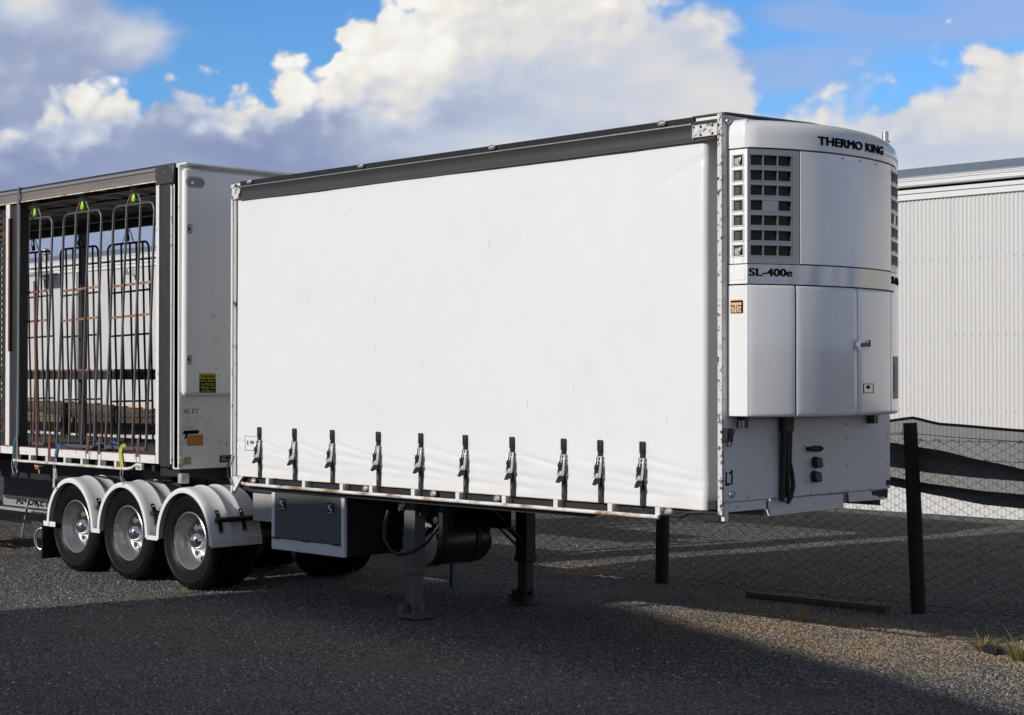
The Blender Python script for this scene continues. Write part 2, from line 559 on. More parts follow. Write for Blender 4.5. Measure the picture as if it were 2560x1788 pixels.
def text_mb(s, size, fn, bold=0.0, depth=0.004, mirror=False, res=3, width=None):
    """lettering as mesh; fn(u, v, w) gives the world point for u along, v up, w outwards"""
    cu = bpy.data.curves.new('lettering', 'FONT')
    cu.body = s
    cu.size = size
    cu.resolution_u = res
    cu.extrude = depth / 2
    ob = bpy.data.objects.new('lettering_tmp', cu)
    COL.objects.link(ob)
    dg = bpy.context.evaluated_depsgraph_get()
    me = bpy.data.meshes.new_from_object(ob.evaluated_get(dg))
    mb = MB()
    xs = [v.co.x for v in me.vertices]
    x0, x1 = min(xs), max(xs)
    k = 1.0 if width is None else width / (x1 - x0)
    shifts = [(0, 0)] if bold <= 0 else [(0, 0), (bold, 0), (-bold, 0), (bold * .6, bold * .6), (-bold * .6, bold * .6), (bold * .6, -bold * .6), (-bold * .6, -bold * .6)]
    for i, (sx, sy) in enumerate(shifts):
        k0 = len(mb.v)
        for v in me.vertices:
            x = (v.co.x - x0) * k
            if mirror:
                x = (x1 - x0) * k - x
            mb.v.append(tuple(fn(x + sx, v.co.y + sy, v.co.z + i * .00012)))
        mb.f += [tuple(k0 + j for j in p.vertices) for p in me.polygons]
    bpy.data.objects.remove(ob)
    bpy.data.curves.remove(cu)
    bpy.data.meshes.remove(me)
    return mb


def nz(x, y=0.0, z=0.0):
    from mathutils import noise
    return noise.noise(Vector((x, y, z)))


# ================================================================== SETTING: ground
def ground_material():
    m = bpy.data.materials.new('gravel_ground')
    m.use_nodes = True
    nt = m.node_tree
    nt.nodes.clear()
    q = NG(nt)
    out = q.new('ShaderNodeOutputMaterial')
    b = q.new('ShaderNodeBsdfPrincipled')
    nt.links.new(b.outputs[0], out.inputs[0])
    geo = q.new('ShaderNodeNewGeometry')
    P = geo.outputs['Position']
    vor = q.new('ShaderNodeTexVoronoi')
    nt.links.new(P, vor.inputs['Vector'])
    vor.inputs['Scale'].default_value = 42
    cell = q.sep(vor.outputs['Color'])[0]
    n1 = q.noise(P, 0.6, 5, 0.6)
    n2 = q.noise(P, 9, 5, 0.6)
    col = q.mix(cell, c4((0.058, 0.0555, 0.051)), c4((0.138, 0.132, 0.122)))
    f = q.m('MULTIPLY_ADD', n1, 0.9, 0.50)
    col = q.mix(1.0, col, q.comb(f, f, f), 'MULTIPLY')
    tan = sandy_mask(q, P)
    col = q.mix(q.mul(tan, q.smooth(q.add(n2, q.mul(cell, 0.5)), 0.5, 0.9)), col, c4((0.27, 0.20, 0.125)))
    q.put(b.inputs['Base Color'], col)
    b.inputs['Roughness'].default_value = 0.92
    b.inputs['Specular IOR Level'].default_value = 0.2
    bn = q.new('ShaderNodeBump')
    bn.inputs['Strength'].default_value = 0.7
    bn.inputs['Distance'].default_value = 0.012
    nt.links.new(q.add(q.mul(vor.outputs['Distance'], -1.0), q.mul(n2, 0.5)), bn.inputs['Height'])
    nt.links.new(bn.outputs[0], b.inputs['Normal'])
    return m


def sandy_mask(q, P):
    """where the gravel is mixed with sandy clay and dry bits: a strip in front of the fence and a patch by the legs"""
    x, y, z = q.sep(P)
    n = q.noise(P, 0.9, 4, 0.6)
    d1 = q.m('ABSOLUTE', q.m('SUBTRACT', y, 2.35))
    strip = q.mul(q.smooth(d1, 1.5, 0.5), q.smooth(x, -3.2, -1.6))
    u = q.m('SUBTRACT', x, -6.0)
    w = q.m('SUBTRACT', y, 1.55)
    patch = q.smooth(q.m('MULTIPLY_ADD', u, u, q.mul(q.mul(w, w), 6.0)), 0.5, 0.1)
    u2 = q.m('SUBTRACT', x, -5.6)
    w2 = q.m('SUBTRACT', y, 4.6)
    patch2 = q.smooth(q.m('MULTIPLY_ADD', u2, u2, q.mul(w2, w2)), 0.6, 0.1)
    return q.mul(q.m('MAXIMUM', strip, q.m('MAXIMUM', patch, patch2)), q.smooth(n, 0.30, 0.52))


def stone_material():
    m = bpy.data.materials.new('gravel_stone')
    m.use_nodes = True
    nt = m.node_tree
    nt.nodes.clear()
    q = NG(nt)
    out = q.new('ShaderNodeOutputMaterial')
    b = q.new('ShaderNodeBsdfPrincipled')
    nt.links.new(b.outputs[0], out.inputs[0])
    oi = q.new('ShaderNodeObjectInfo')
    geo = q.new('ShaderNodeNewGeometry')
    r = oi.outputs['Random']
    col = q.mix(r, c4((0.105, 0.101, 0.095)), c4((0.275, 0.264, 0.247)))
    col = q.mix(q.smooth(r, 0.985, 0.99), col, c4((0.55, 0.55, 0.54)))
    r2 = q.m('FRACT', q.mul(r, 37.7))
    tan = sandy_mask(q, geo.outputs['Position'])
    col = q.mix(q.m('GREATER_THAN', q.mul(tan, 0.62), r2), col, c4((0.38, 0.285, 0.175)))
    q.put(b.inputs['Base Color'], col)
    b.inputs['Roughness'].default_value = 0.85
    b.inputs['Specular IOR Level'].default_value = 0.3
    return m


M_ground = ground_material()
M_stone = stone_material()


def gz(x, y):
    return 0.012 * nz(x * 0.7, y * 0.7) + 0.006 * nz(x * 2.1, y * 2.1, 4) - 0.006


mb = MB()
# fine sheet in the yard, widening rings to the horizon (one mesh)
mb.grid(lambda u, v: (-30 + 42 * u, -14 + 34 * v, gz(-30 + 42 * u, -14 + 34 * v)), 105, 85)
ring = [(-30, -14), (12, -14), (12, 20), (-30, 20)]
far = [(-900, -900), (900, -900), (900, 900), (-900, 900)]
for i in range(4):
    j = (i + 1) % 4
    k0 = len(mb.v)
    mb.v += [(ring[i][0], ring[i][1], -0.012), (ring[j][0], ring[j][1], -0.012), (far[j][0], far[j][1], -0.05), (far[i][0], far[i][1], -0.05)]
    mb.f.append((k0, k0 + 1, k0 + 2, k0 + 3))
gr = mb.build('ground', M_ground, smooth=60)
gr['kind'] = 'structure'


def gravel():
    """loose stones of the yard: geometry-node scatter over the ground the photograph shows"""
    me = bpy.data.meshes.new('gravel')
    pts = [(4.5, -3.3), (1.0, -6.2), (-14.0, -3.6), (-24, 3.0), (-26, 14.2), (-3.5, 14.2), (2.2, 4.2)]
    # cut into strips so density follows distance
    import bmesh
    bm = bmesh.new()
    n = 40
    vs = [[bm.verts.new((-26 + 31 * i / n, -6.2 + 20.4 * j / n, gz(-26 + 31 * i / n, -6.2 + 20.4 * j / n))) for j in range(n + 1)] for i in range(n + 1)]

    def inside(x, y):
        c = False
        for a in range(len(pts)):
            (x1, y1), (x2, y2) = pts[a], pts[a - 1]
            if (y1 > y) != (y2 > y) and x < (x2 - x1) * (y - y1) / (y2 - y1) + x1:
                c = not c
        return c
    for i in range(n):
        for j in range(n):
            cx = -26 + 31 * (i + .5) / n
            cy = -6.2 + 20.4 * (j + .5) / n
            if inside(cx, cy):
                bm.faces.new((vs[i][j], vs[i + 1][j], vs[i + 1][j + 1], vs[i][j + 1]))
    for v in [v for v in bm.verts if not v.link_faces]:
        bm.verts.remove(v)
    bm.to_mesh(me)
    bm.free()
    ob = bpy.data.objects.new('gravel', me)
    COL.objects.link(ob)
    ng = bpy.data.node_groups.new('gravel_scatter', 'GeometryNodeTree')
    ng.interface.new_socket('Geometry', in_out='INPUT', socket_type='NodeSocketGeometry')
    ng.interface.new_socket('Geometry', in_out='OUTPUT', socket_type='NodeSocketGeometry')
    N = ng.nodes.new
    L = ng.links.new
    gi, go = N('NodeGroupInput'), N('NodeGroupOutput')
    dp = N('GeometryNodeDistributePointsOnFaces')
    pos = N('GeometryNodeInputPosition')
    dist = N('ShaderNodeVectorMath')
    dist.operation = 'DISTANCE'
    dist.inputs[1].default_value = (7.9, -10.0, 0)
    mr = N('ShaderNodeMapRange')
    mr.inputs[1].default_value = 11
    mr.inputs[2].default_value = 26
    mr.inputs[3].default_value = 1500
    mr.inputs[4].default_value = 260
    L(pos.outputs[0], dist.inputs[0])
    L(dist.outputs['Value'], mr.inputs[0])
    L(mr.outputs[0], dp.inputs['Density'])
    L(gi.outputs[0], dp.inputs['Mesh'])
    ico = N('GeometryNodeMeshIcoSphere')
    ico.inputs['Radius'].default_value = 1.0
    ico.inputs['Subdivisions'].default_value = 1
    sm = N('GeometryNodeSetMaterial')
    sm.inputs['Material'].default_value = M_stone
    L(ico.outputs[0], sm.inputs['Geometry'])
    ins = N('GeometryNodeInstanceOnPoints')
    L(dp.outputs['Points'], ins.inputs['Points'])
    L(sm.outputs[0], ins.inputs['Instance'])
    rs = N('FunctionNodeRandomValue')
    rs.data_type = 'FLOAT_VECTOR'
    rs.inputs[0].default_value = (0.006, 0.005, 0.003)
    rs.inputs[1].default_value = (0.019, 0.014, 0.009)
    L(rs.outputs[0], ins.inputs['Scale'])
    rr = N('FunctionNodeRandomValue')
    rr.data_type = 'FLOAT_VECTOR'
    rr.inputs[0].default_value = (-0.5, -0.5, 0)
    rr.inputs[1].default_value = (0.5, 0.5, 6.28)
    rr.inputs['Seed'].default_value = 5
    L(rr.outputs[0], ins.inputs['Rotation'])
    L(ins.outputs[0], go.inputs[0])
    md = ob.modifiers.new('scatter', 'NODES')
    md.node_group = ng
    me.materials.append(M_stone)
    ob['kind'] = 'stuff'
    return ob


gravel()

# ================================================================== SHED behind the fence
YS = 14.34
shed = tag(empty('corrugated_shed', (-20, YS, 0)), 'long white corrugated steel shed with a grey roof behind the wire fence', 'shed')
sheet = MB()
NW, PITCH = 10, 0.0762


def corr(u, v):
    a = u * NW * PITCH
    return (-20 + a, YS + 0.012 * math.cos(2 * PI * u * NW), 0.0 + 5.30 * v)


sheet.grid(corr, NW * 8, 1)
s0 = sheet.build('wall_sheet', M_shed, shed, smooth=80, fix=False)
SW = NW * PITCH
s0.location.x = -30.0
k = 1
while True:
    x = -30.0 + k * SW
    if x > 28:
        break
    c = s0.copy()
    COL.objects.link(c)
    c.parent = shed
    c.location.x = x
    c.location.y = 0.0015 * (k % 2)
    k += 1
XL, XR = -50.0, 8.5
mb = MB()
for zrow in (0.55, 1.73, 2.96, 4.22):
    n = int((XR - XL) / (2 * PITCH))
    for i in range(n):
        x = XL + (i + .5) * 2 * PITCH
        if -26 < x < -8.5:
            continue
        mb.lathe([(0.009, 0), (0.009, -0.006), (0.002, -0.010)], (x, YS - 0.016, zrow + 0.01 * nz(x * 9)), 'Y', 6)
sr = mb.build('wall_screws', M_grey, shed)
sr['kind'] = 'stuff'
mb = MB()
mb.box(XL, XR, YS - 0.05, YS + 0.02, 5.24, 5.335).box(XL, XR, YS - 0.075, YS + 0.02, 5.342, 5.41)
mb.build('fascia_board', M_fascia, shed, bevel=0.006)
mb = MB()
prof = [(YS - 0.02, 5.45), (YS - 0.15, 5.45), (YS - 0.17, 5.47), (YS - 0.17, 5.53), (YS - 0.185, 5.545), (YS - 0.185, 5.565), (YS - 0.175, 5.56), (YS - 0.175, 5.57), (YS - 0.19, 5.575), (YS - 0.19, 5.59), (YS - 0.02, 5.59)]
mb.prism([(XL, y, z) for y, z in prof], (XR - XL, 0, 0))
mb.build('gutter', M_fascia, shed, smooth=30)
mb = MB()
mb.prism([(XL, YS - 0.12, 5.625), (XL, YS + 5.8, 6.60), (XL, YS + 12, 5.6), (XL, YS + 12, 5.5), (XL, YS + 5.8, 6.5), (XL, YS - 0.12, 5.595)], (XR - XL, 0, 0))
rf = mb.build('roof', M_roof, shed)
mb = MB()
for i in range(int((XR - XL) / 0.9)):
    x = XL + i * 0.9
    mb.lathe([(0.02, 0), (0.012, 0.012)], (x, YS + 1.2, 5.625 + 1.32 * 0.1647), 'Z', 6)
    mb.lathe([(0.02, 0), (0.012, 0.012)], (x + .3, YS + 3.4, 5.625 + 3.52 * 0.1647), 'Z', 6)
rs_ = mb.build('roof_screws', M_grey, rf)
rs_['kind'] = 'stuff'
mb = MB()
mb.box(XL, XR, YS + 0.03, YS + 12, 0, 5.24)
mb.build('wall_core', M_grey, shed)
mb = MB().tube([(-37.1, YS + .4, 5.3), (-37.1, YS + .4, 5.88)], 0.065, 14)
fl = mb.build('flue_pipe', mat('rusty_flue', (0.55, 0.42, 0.30), 0.5, 0.3, var=0.2, rust=0.3, rscale=3), rf, smooth=40)
mb = MB().lathe([(.07, 0), (.105, .03), (.115, .10), (.09, .17), (.04, .21), (0, .215)], (-37.1, YS + .4, 5.87), 'Z', 18)
for i in range(9):
    t = 2 * PI * i / 9
    mb.bar((-37.1 + .115 * math.cos(t), YS + .4 + .115 * math.sin(t), 5.89), (-37.1 + .085 * math.cos(t + .3), YS + .4 + .085 * math.sin(t + .3), 6.05), .02, .008)
mb.build('flue_cowl', M_alu, rf, smooth=30)
mb = MB().quadbox([(-36.6, YS - .75, 5.12), (-35.6, YS - .75, 5.12), (-35.6, YS - .18, 5.26), (-36.6, YS - .18, 5.26), (-36.6, YS - .75, 5.17), (-35.6, YS - .75, 5.17), (-35.6, YS - .18, 5.32), (-36.6, YS - .18, 5.32)])
mb.bar((-36.1, YS - .4, 5.2), (-36.1, YS, 5.05), .06, .04)
mb.build('floodlight', M_alu, shed, bevel=.01)
mb = MB().box(-31.6, -31.35, YS - .32, YS - .06, 5.02, 5.17).bar((-31.45, YS - .2, 5.05), (-31.45, YS, 5.0), .05, .05)
mb.build('security_lamp', M_alu, shed, bevel=.01)
# downpipe
mb = MB().box(-34.6, -34.48, YS - .11, YS - .012, 0.05, 5.23)
mb.build('downpipe', M_fascia, shed, bevel=.01)

# warehouse behind the photographer: throws the big shade over the yard
wh = tag(empty('warehouse', (2, -20, 0)), 'grey sheet metal warehouse standing behind the photographer across the yard', 'warehouse')
prof = [(-10.05, 0), (-10.05, 7.55), (-8.2, 7.68), (-6.35, 7.47), (6.5, 5.65), (6.5, 0)]
mb = MB().prism([(x, -16.0, z) for x, z in prof], (0, -14, 0))
mb.build('wall', M_ware, wh)
mb = MB()
pr = prof[1:5]
for (x0, z0), (x1, z1) in zip(pr[:-1], pr[1:]):
    mb.prism([(x0, -15.99, z0 + .002), (x1, -15.99, z1 + .002), (x1, -15.99, z1 + .03), (x0, -15.99, z0 + .03)], (0, -14.02, 0))
mb.build('roof', M_roof, wh)
mb = MB().box(1, 6, -15.996, -15.95, 0, 3.6)
for i in range(12):
    mb.box(1, 6, -15.95, -15.935, 0.02 + i * .3, 0.27 + i * .3)
mb.build('roller_door', M_grey, wh)

# ================================================================== FENCE
YF = 4.15
fence = tag(empty('wire_fence', (-10, YF, 0)), 'chain link fence on dark timber posts running behind the trailers', 'fence')
FX = [-.865 - 3.27 * i for i in range(8)] + [2.40, 5.6]
for i, x in enumerate(sorted(FX)):
    lean = 0.10 if abs(x + .865) < .1 else (0.03 if i % 2 else -0.04)
    mb = MB()
    hw = 0.062
    w0, w1 = 0.075, 0.068
    mb.tube([(x, YF, -0.2), (x - lean * .5, YF, 0.9), (x - lean, YF, 1.84)], [w0, w0, w1], 14)
    mb.build('fence_post', M_woodpost, fence, smooth=50)


def chain_link(x0, x1, z0, z1, mb):
    p = 0.088
    n = int((x1 - x0) / (p / 1.0))
    for i in range(n):
        xa = x0 + i * p
        z = z0
        pts = []
        s = 0
        while z <= z1 + 1e-6:
            sag = 0.012 * nz(xa * 0.8, z * 2)
            pts.append((xa + (p * 0.5 if (s + i) % 2 else -p * 0.5) * 1.04 + sag, YF - 0.075 + (0.003 if s % 2 else -0.003) + 0.02 * nz(xa * .5, z), z))
            z += p * 0.5
            s += 1
        mb.tube(pts, 0.0038, 3, cap=False)


mb = MB()
chain_link(-24.0, 2.8, 0.02, 1.72, mb)
fm = mb.build('wire_mesh', M_wire, fence, smooth=80, fix=False)
fm['kind'] = 'stuff'
for z, r, sag in ((1.74, 0.0035, 0.05), (1.52, 0.0028, 0.02), (0.10, 0.0025, 0.02)):
    mb = MB()
    pts = []
    for i in range(140):
        x = -26 + i * 0.21
        ph = ((x + .865) / 3.27) % 1.0
        pts.append((x, YF - 0.083, z - sag * (1 - (2 * ph - 1) ** 2)))
    mb.tube(pts, r, 5)
    mb.build('strand_wire', M_wire, fence)
mb = MB()
pts = []
for i in range(420):
    x = -26 + i * 0.07
    ph = ((x + .865) / 3.27) % 1.0
    pts.append((x, YF - 0.084 + .004 * (i % 2), 1.70 + 0.05 * abs(2 * ph - 1) * (1 if x < -1 else -.6)))
    if i % 3 == 0:
        p = pts[-1]
        mb.bar((p[0] - .01, p[1], p[2] - .022), (p[0] + .01, p[1], p[2] + .022), .004, .004)
        mb.bar((p[0] + .012, p[1] - .01, p[2] + .02), (p[0] - .01, p[1] + .01, p[2] - .02), .004, .004)
mb.tube(pts, 0.0025, 4)
mb.build('barbed_wire', M_wire, fence)

# shade cloth, right: a top hem, a sheer sheet and two heavy sagging folds
cl = tag(empty('grey_shade_cloth', (-0.5, YF + .1, 0)), 'grey shade cloth sagging in folds from the fence beside the white trailer', 'shade cloth')


def swoop(x, pts):
    for (xa, za), (xb, zb) in zip(pts[:-1], pts[1:]):
        if x <= xb:
            t = (x - xa) / (xb - xa)
            t = t * t * (3 - 2 * t) * .35 + t * .65
            return za + (zb - za) * t
    return pts[-1][1]


def fold(name, top, bot, m, parent, y=YF + .10, belly=.05, x0=-3.6, x1=3.4, n=70):
    mb = MB()

    def fn(u, v):
        x = x0 + (x1 - x0) * u
        zt, zb = swoop(x, top), swoop(x, bot)
        return (x, y + belly * math.sin(v * PI) + .012 * nz(x * 1.5, v * 3, zt), zt + (zb - zt) * v)

    def fb(u, v):
        p = fn(u, v)
        return (p[0], p[1] + .012, p[2])
    mb.grid(fn, n, 6).grid(fb, n, 6, flip=True)
    return mb.build(name, m, parent, smooth=80, fix=False)


topz = [(-3.6, 1.90), (-2.0, 1.84), (-1.35, 1.855), (-1.0, 1.90), (-0.7, 1.845), (0.2, 1.80), (1.2, 1.81), (3.4, 1.86)]
fold('top_hem', topz, [(x, z - .028) for x, z in topz], M_cloth, cl, belly=.02)
f1t = [(-3.6, 1.90), (-2.6, 1.80), (-1.30, 1.640), (-0.75, 1.585), (-0.2, 1.490), (0.40, 1.395), (1.2, 1.31), (3.4, 1.5)]
f1b = [(-3.6, 1.55), (-2.6, 1.46), (-1.30, 1.400), (-0.75, 1.350), (-0.2, 1.325), (0.40, 1.310), (1.2, 1.24), (3.4, 1.4)]
fold('sheer_sheet', [(x, z - .028) for x, z in topz], f1t, M_clothfine, cl, belly=.01)
fold('upper_fold', f1t, f1b, M_cloth, cl)
f2t = [(-3.6, 1.50), (-2.6, 1.40), (-1.30, 1.300), (-0.75, 1.245), (-0.2, 1.205), (0.40, 1.190), (1.2, 1.15), (3.4, 1.35)]
f2b = [(-3.6, 1.34), (-2.6, 1.28), (-1.30, 1.215), (-0.75, 1.140), (-0.2, 1.075), (0.40, 1.055), (1.2, 1.02), (3.4, 1.28)]
fold('sheer_gap', f1b, f2t, M_clothfine, cl, belly=.01)
fold('lower_fold', f2t, f2b, M_cloth, cl)
# left, seen through the open trailer: brown cloth
cl2 = tag(empty('brown_shade_cloth', (-16, YF + .1, 0)), 'sun faded brown shade cloth on the fence seen through the open trailer', 'shade cloth')
bt = [(-24, 1.93), (-20, 1.90), (-18.5, 1.88), (-17, 1.87), (-15, 1.80), (-14.1, 1.75), (-12.8, 1.79), (-11, 1.84), (-8, 1.80)]
bb = [(-24, 1.32), (-20, 1.33), (-18.5, 1.34), (-16.2, 1.33), (-15, 1.36), (-13.9, 1.39), (-12.8, 1.33), (-11, 1.24), (-8, 1.2)]
fold('hanging_sheet', [(x, z - .02) for x, z in bt], bb, M_clothb, cl2, x0=-24, x1=-8, n=110, belly=.02, y=YF + .14)
dt = bt
db = [(-24, 1.74), (-20, 1.70), (-18.5, 1.70), (-17.6, 1.66), (-16.2, 1.50), (-15, 1.42), (-14, 1.38), (-13.6, 1.44), (-12.8, 1.40), (-11, 1.30), (-8, 1.25)]
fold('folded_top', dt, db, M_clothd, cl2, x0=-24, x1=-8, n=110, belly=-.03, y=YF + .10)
mb = MB()
for i in range(34):
    x = -22 + i * .42
    mb.bar((x, YF + .06, swoop(x, bt) + .004), (x + .3, YF + .06, swoop(x + .3, bt) + .004), .02, .03 + .012 * nz(i * 3.3))
mb.build('frayed_edge', M_tan, cl2)

# timber on the ground by the fence
for i, (xa, xb, ya, yb, lab) in enumerate([(-2.75, -1.08, 3.90, 3.93, 'long weathered timber sleeper lying along the foot of the fence')]):
    mb = MB()
    n = 6
    for j in range(n):
        t0, t1 = j / n, (j + 1) / n
    mb.bar((xa, ya, .03), (xb, yb, .045), .10, .055)
    t = mb.build('timber_sleeper', M_timber, None, bevel=.008)
    tag(t, lab, 'timber')

# ================================================================== FRONT TRAILER (curtain sided, refrigerated)
TA = tag(empty('curtain_side_trailer', (-3.2, 1.15, 0)), 'white curtain sided refrigerated lead trailer with black ratchet straps standing on its legs', 'trailer')
L, W = 6.40, 2.30
RATX = [-5.961, -5.372, -4.78, -4.089, -3.494, -2.889, -2.288, -1.68, -1.269, -0.817]
ZB, ZT = 1.267, 4.16


def curtain_y(x, z):
    y = 0.030
    # soft belly between the rails, long vertical slackness
    y += 0.014 * nz(x * 0.55, z * 0.35, 2.0) + 0.005 * nz(x * 2.0 + z * .6, z * 0.8, 5.0) + 0.0018 * nz(x * 5 + z * 2.5, z * 1.3, 9.0)
    # pulled in at each buckle, bulging between them: shallow sloping creases in the lower half metre
    low = max(0.0, min(1.0, (1.85 - z) / 0.35))
    if low > 0:
        i = 0
        while i < len(RATX) and x > RATX[i]:
            i += 1
        xa = RATX[i - 1] if i > 0 else RATX[0] - .5
        xb = RATX[i] if i < len(RATX) else RATX[-1] + .55
        t = (x - xa) / (xb - xa)
        arch = 4 * t * (1 - t)
        y -= low * 0.018 * arch * max(0.0, math.sin((z - 1.27) / 0.55 * PI)) * .6
        for zc, a, w, sl in ((1.650, .0100, .018, -.10), (1.545, .0080, .032, -.07), (1.455, .0060, .028, -.045), (1.36, .0045, .026, -.02)):
            jz = zc + .030 * nz(i * 3.7, zc * 9) + sl * t * (1 + .8 * nz(i * 2.3, zc * 5))
            a *= max(.15, 1 + 1.6 * nz(i * 5.3 + t * .8, zc * 7))
            fade = (0.45 + 0.55 * (1 - t)) * min(1, t * 12 + .3)
            d = (z - jz) / w
            y += low * a * fade * math.exp(-d * d) * (0.8 + .4 * nz(x * 3, zc * 5))
        for xr in RATX:
            d = (x - xr) / .05
            y += low * .010 * math.exp(-d * d)
    # creases under the top bracket at the front
    if z > 3.75 and x > -.9:
        d = ((z - 3.80) - (x + .7) * 0.36)
        y += .005 * math.exp(-(d / .03) ** 2) * max(0, min(1, (x + .88) * 2.4))
    # faint vertical seams
    y += 0.0015 * math.exp(-((x + 4.35) / .02) ** 2) + 0.0015 * math.exp(-((x + 2.1) / .02) ** 2)
    if z < 1.45 and x > -.55:
        y += .012 * math.sin((x + .55) * 9 + z * 6) * (1.45 - z) / .18 * .6
    return y


NXC, NZC = 300, 150


def curtain_pt(u, v):
    z = ZB + (ZT - ZB) * v
    # v is denser towards the bottom
    z = ZB + (ZT - ZB) * (v ** 1.5)
    tot = 6.30
    s = u * (tot - .205 + .30)
    x = -6.355 + s
    edge = -0.225
    if x < edge:
        return (x, curtain_y(x, z), z)
    d = x - edge
    y0 = curtain_y(edge, z)
    r = .045
    a = d / r
    wob = .010 * nz(z * 2.2, 3.3) + (.018 * math.sin((z - 3.7) * 22) * max(0, z - 3.75) * 2.0)
    if a < PI / 2:
        return (edge + r * math.sin(a) + 0, y0 + r * (1 - math.cos(a)), z)
    return (edge + r + wob * min(1, (d - r * PI / 2) * 8), y0 + r + (d - r * PI / 2), z)


mb = MB().grid(curtain_pt, NXC, NZC)
cu = mb.build('side_curtain', M_vinyl, TA, smooth=80, fix=False)
mb = MB().grid(lambda u, v: (-6.35 + 6.3 * u, W - .03 + .012 * nz(u * 4, v * 2), ZB + (ZT - ZB) * v), 40, 10)
mb.build('side_curtain', M_vinyl, TA, smooth=80)
random.seed(5)
mb = MB()
for i in range(16):
    x, z = random.uniform(-6.2, -.4), random.uniform(1.9, 3.95)
    l_ = random.uniform(.012, .07)
    t = random.choice((1.45, 1.6, .2, -.3)) + random.uniform(-.2, .2)
    yy = curtain_y(x, z) - .0015
    mb.bar((x, yy, z), (x + l_ * math.cos(t), yy, z + l_ * math.sin(t)), .0022, .0012, (0, 1, 0))
mb.build('scuff_marks', mat('curtain_scuff', (.50, .50, .49), .6), cu)['kind'] = 'stuff'
# hem of the curtain bottom
mb = MB()
mb.tube([(-6.35 + 6.12 * i / 120, curtain_y(-6.35 + 6.12 * i / 120, ZB) + .004, ZB + .003) for i in range(121)], .007, 6)
mb.build('curtain_hem', mat('stained_hem', (0.62, 0.56, 0.46), 0.6, rust=.25, rscale=7), cu, smooth=60)
# maker's card near the rear of the curtain
mb = MB().box(-6.205, -5.985, .014, .019, 1.535, 1.685)
card = mb.build('sign_card', M_card, TA)
mb = MB()
for a, b, c, d in ((-6.205, -5.985, 1.680, 1.685), (-6.205, -5.985, 1.535, 1.540), (-6.205, -6.200, 1.535, 1.685), (-5.990, -5.985, 1.535, 1.685)):
    mb.box(a, b, .0115, .0135, c, d)
mb.build('card_border', M_inkgrey, card)
text_mb('AA', .05, lambda u, v, w: (-6.115 + u, .012 - w, 1.605 + v), bold=.001).build('card_lettering', M_ink, card)
mb = MB().box(-6.165, -6.150, .0115, .0135, 1.60, 1.635).box(-6.172, -6.143, .0115, .0135, 1.618, 1.626).bar((-6.16, .0125, 1.602), (-6.172, .0125, 1.588), .006, .002, (0, 1, 0)).bar((-6.155, .0125, 1.602), (-6.143, .0125, 1.588), .006, .002, (0, 1, 0))
mb.build('card_figure', M_inkgrey, card)
mb = MB()
for i in range(4):
    mb.box(-6.040 + i * .012, -6.034 + i * .012, .0115, .0135, 1.602, 1.634)
for i in range(8):
    mb.box(-6.115 + i * .015, -6.107 + i * .015, .0115, .0135, 1.583, 1.590)
mb.build('faded_print', mat('faded_print', (.62, .62, .63), .6), card)
mb = MB().box(-6.055, -6.005, .0115, .0135, 1.556, 1.566).box(-6.05, -6.01, .0115, .0135, 1.546, 1.551)
mb.build('pink_print', M_redprint, card)

# roof
mb = MB().box(-L, -.02, 0.03, W - .03, 4.265, 4.292)
mb.build('roof', M_white, TA, bevel=.005)
# near cant rail: black lip, bright bead, dark concave band
mb = MB().prism([(-L + .12, .004, 4.252), (-L + .12, -.004, 4.30), (-L + .12, .04, 4.306), (-L + .12, .04, 4.252)], (L - .40, 0, 0))
mb.build('roof_lip', M_black, TA)
mb = MB().box(-L + .10, -.29, -.010, .03, 4.238, 4.251)
mb.build('rail_bead', M_alu, TA, bevel=.003)
mb = MB().prism([(-L + .10, -.004, 4.236), (-L + .10, .008, 4.21), (-L + .10, .012, 4.17), (-L + .10, .004, 4.135), (-L + .10, -.006, 4.112), (-L + .10, .010, 4.108), (-L + .10, .03, 4.14), (-L + .10, .03, 4.236)], (L - .16, 0, 0))
mb.build('cant_rail', M_dark, TA, smooth=50)
mb = MB().box(-L + .05, -.05, W - .03, W, 4.10, 4.30)
mb.build('cant_rail', M_dark, TA)


def marker_light(parent, c, axis=(0, -1, 0), wide=.085, high=.05):
    e = empty('marker_light', c, parent)
    c = Vector(c)
    a = Vector(axis)
    s = Vector((1, 0, 0)) if abs(a.y) > .5 else Vector((0, 1, 0))
    mb = MB()

    def ring(k, d):
        return [c + s * (math.cos(t) * wide / 2 * k) + Vector((0, 0, math.sin(t) * high / 2 * k)) + a * d for t in [2 * PI * i / 16 for i in range(16)]]
    n = 0
    for k, d in ((1, 0), (1, .012), (.86, .018), (.8, .012)):
        mb.v += [tuple(p) for p in ring(k, d)]
        if n:
            for i in range(16):
                j = (i + 1) % 16
                mb.f.append((n - 16 + i, n - 16 + j, n + j, n + i))
        n += 16
    mb.build('bezel', M_zinc, e, smooth=50)
    mb = MB()
    mb.v += [tuple(p) for p in ring(.8, .010)] + [tuple(p) for p in ring(.5, .022)]
    for i in range(16):
        j = (i + 1) % 16
        mb.f.append((i, j, 16 + j, 16 + i))
    mb.f.append(tuple(range(16, 32)))
    mb.build('lens', M_lens, e, smooth=50)
    return e


for x in (-6.09, -4.30, -2.51, -0.58):
    marker_light(TA, (x, -.012, 4.283), wide=.085, high=.045)
for x in (-6.09, -4.29, -3.33, -2.50, -0.56):
    marker_light(TA, (x, .045, 1.235 if x > -6 else 1.225), wide=.085, high=.06)

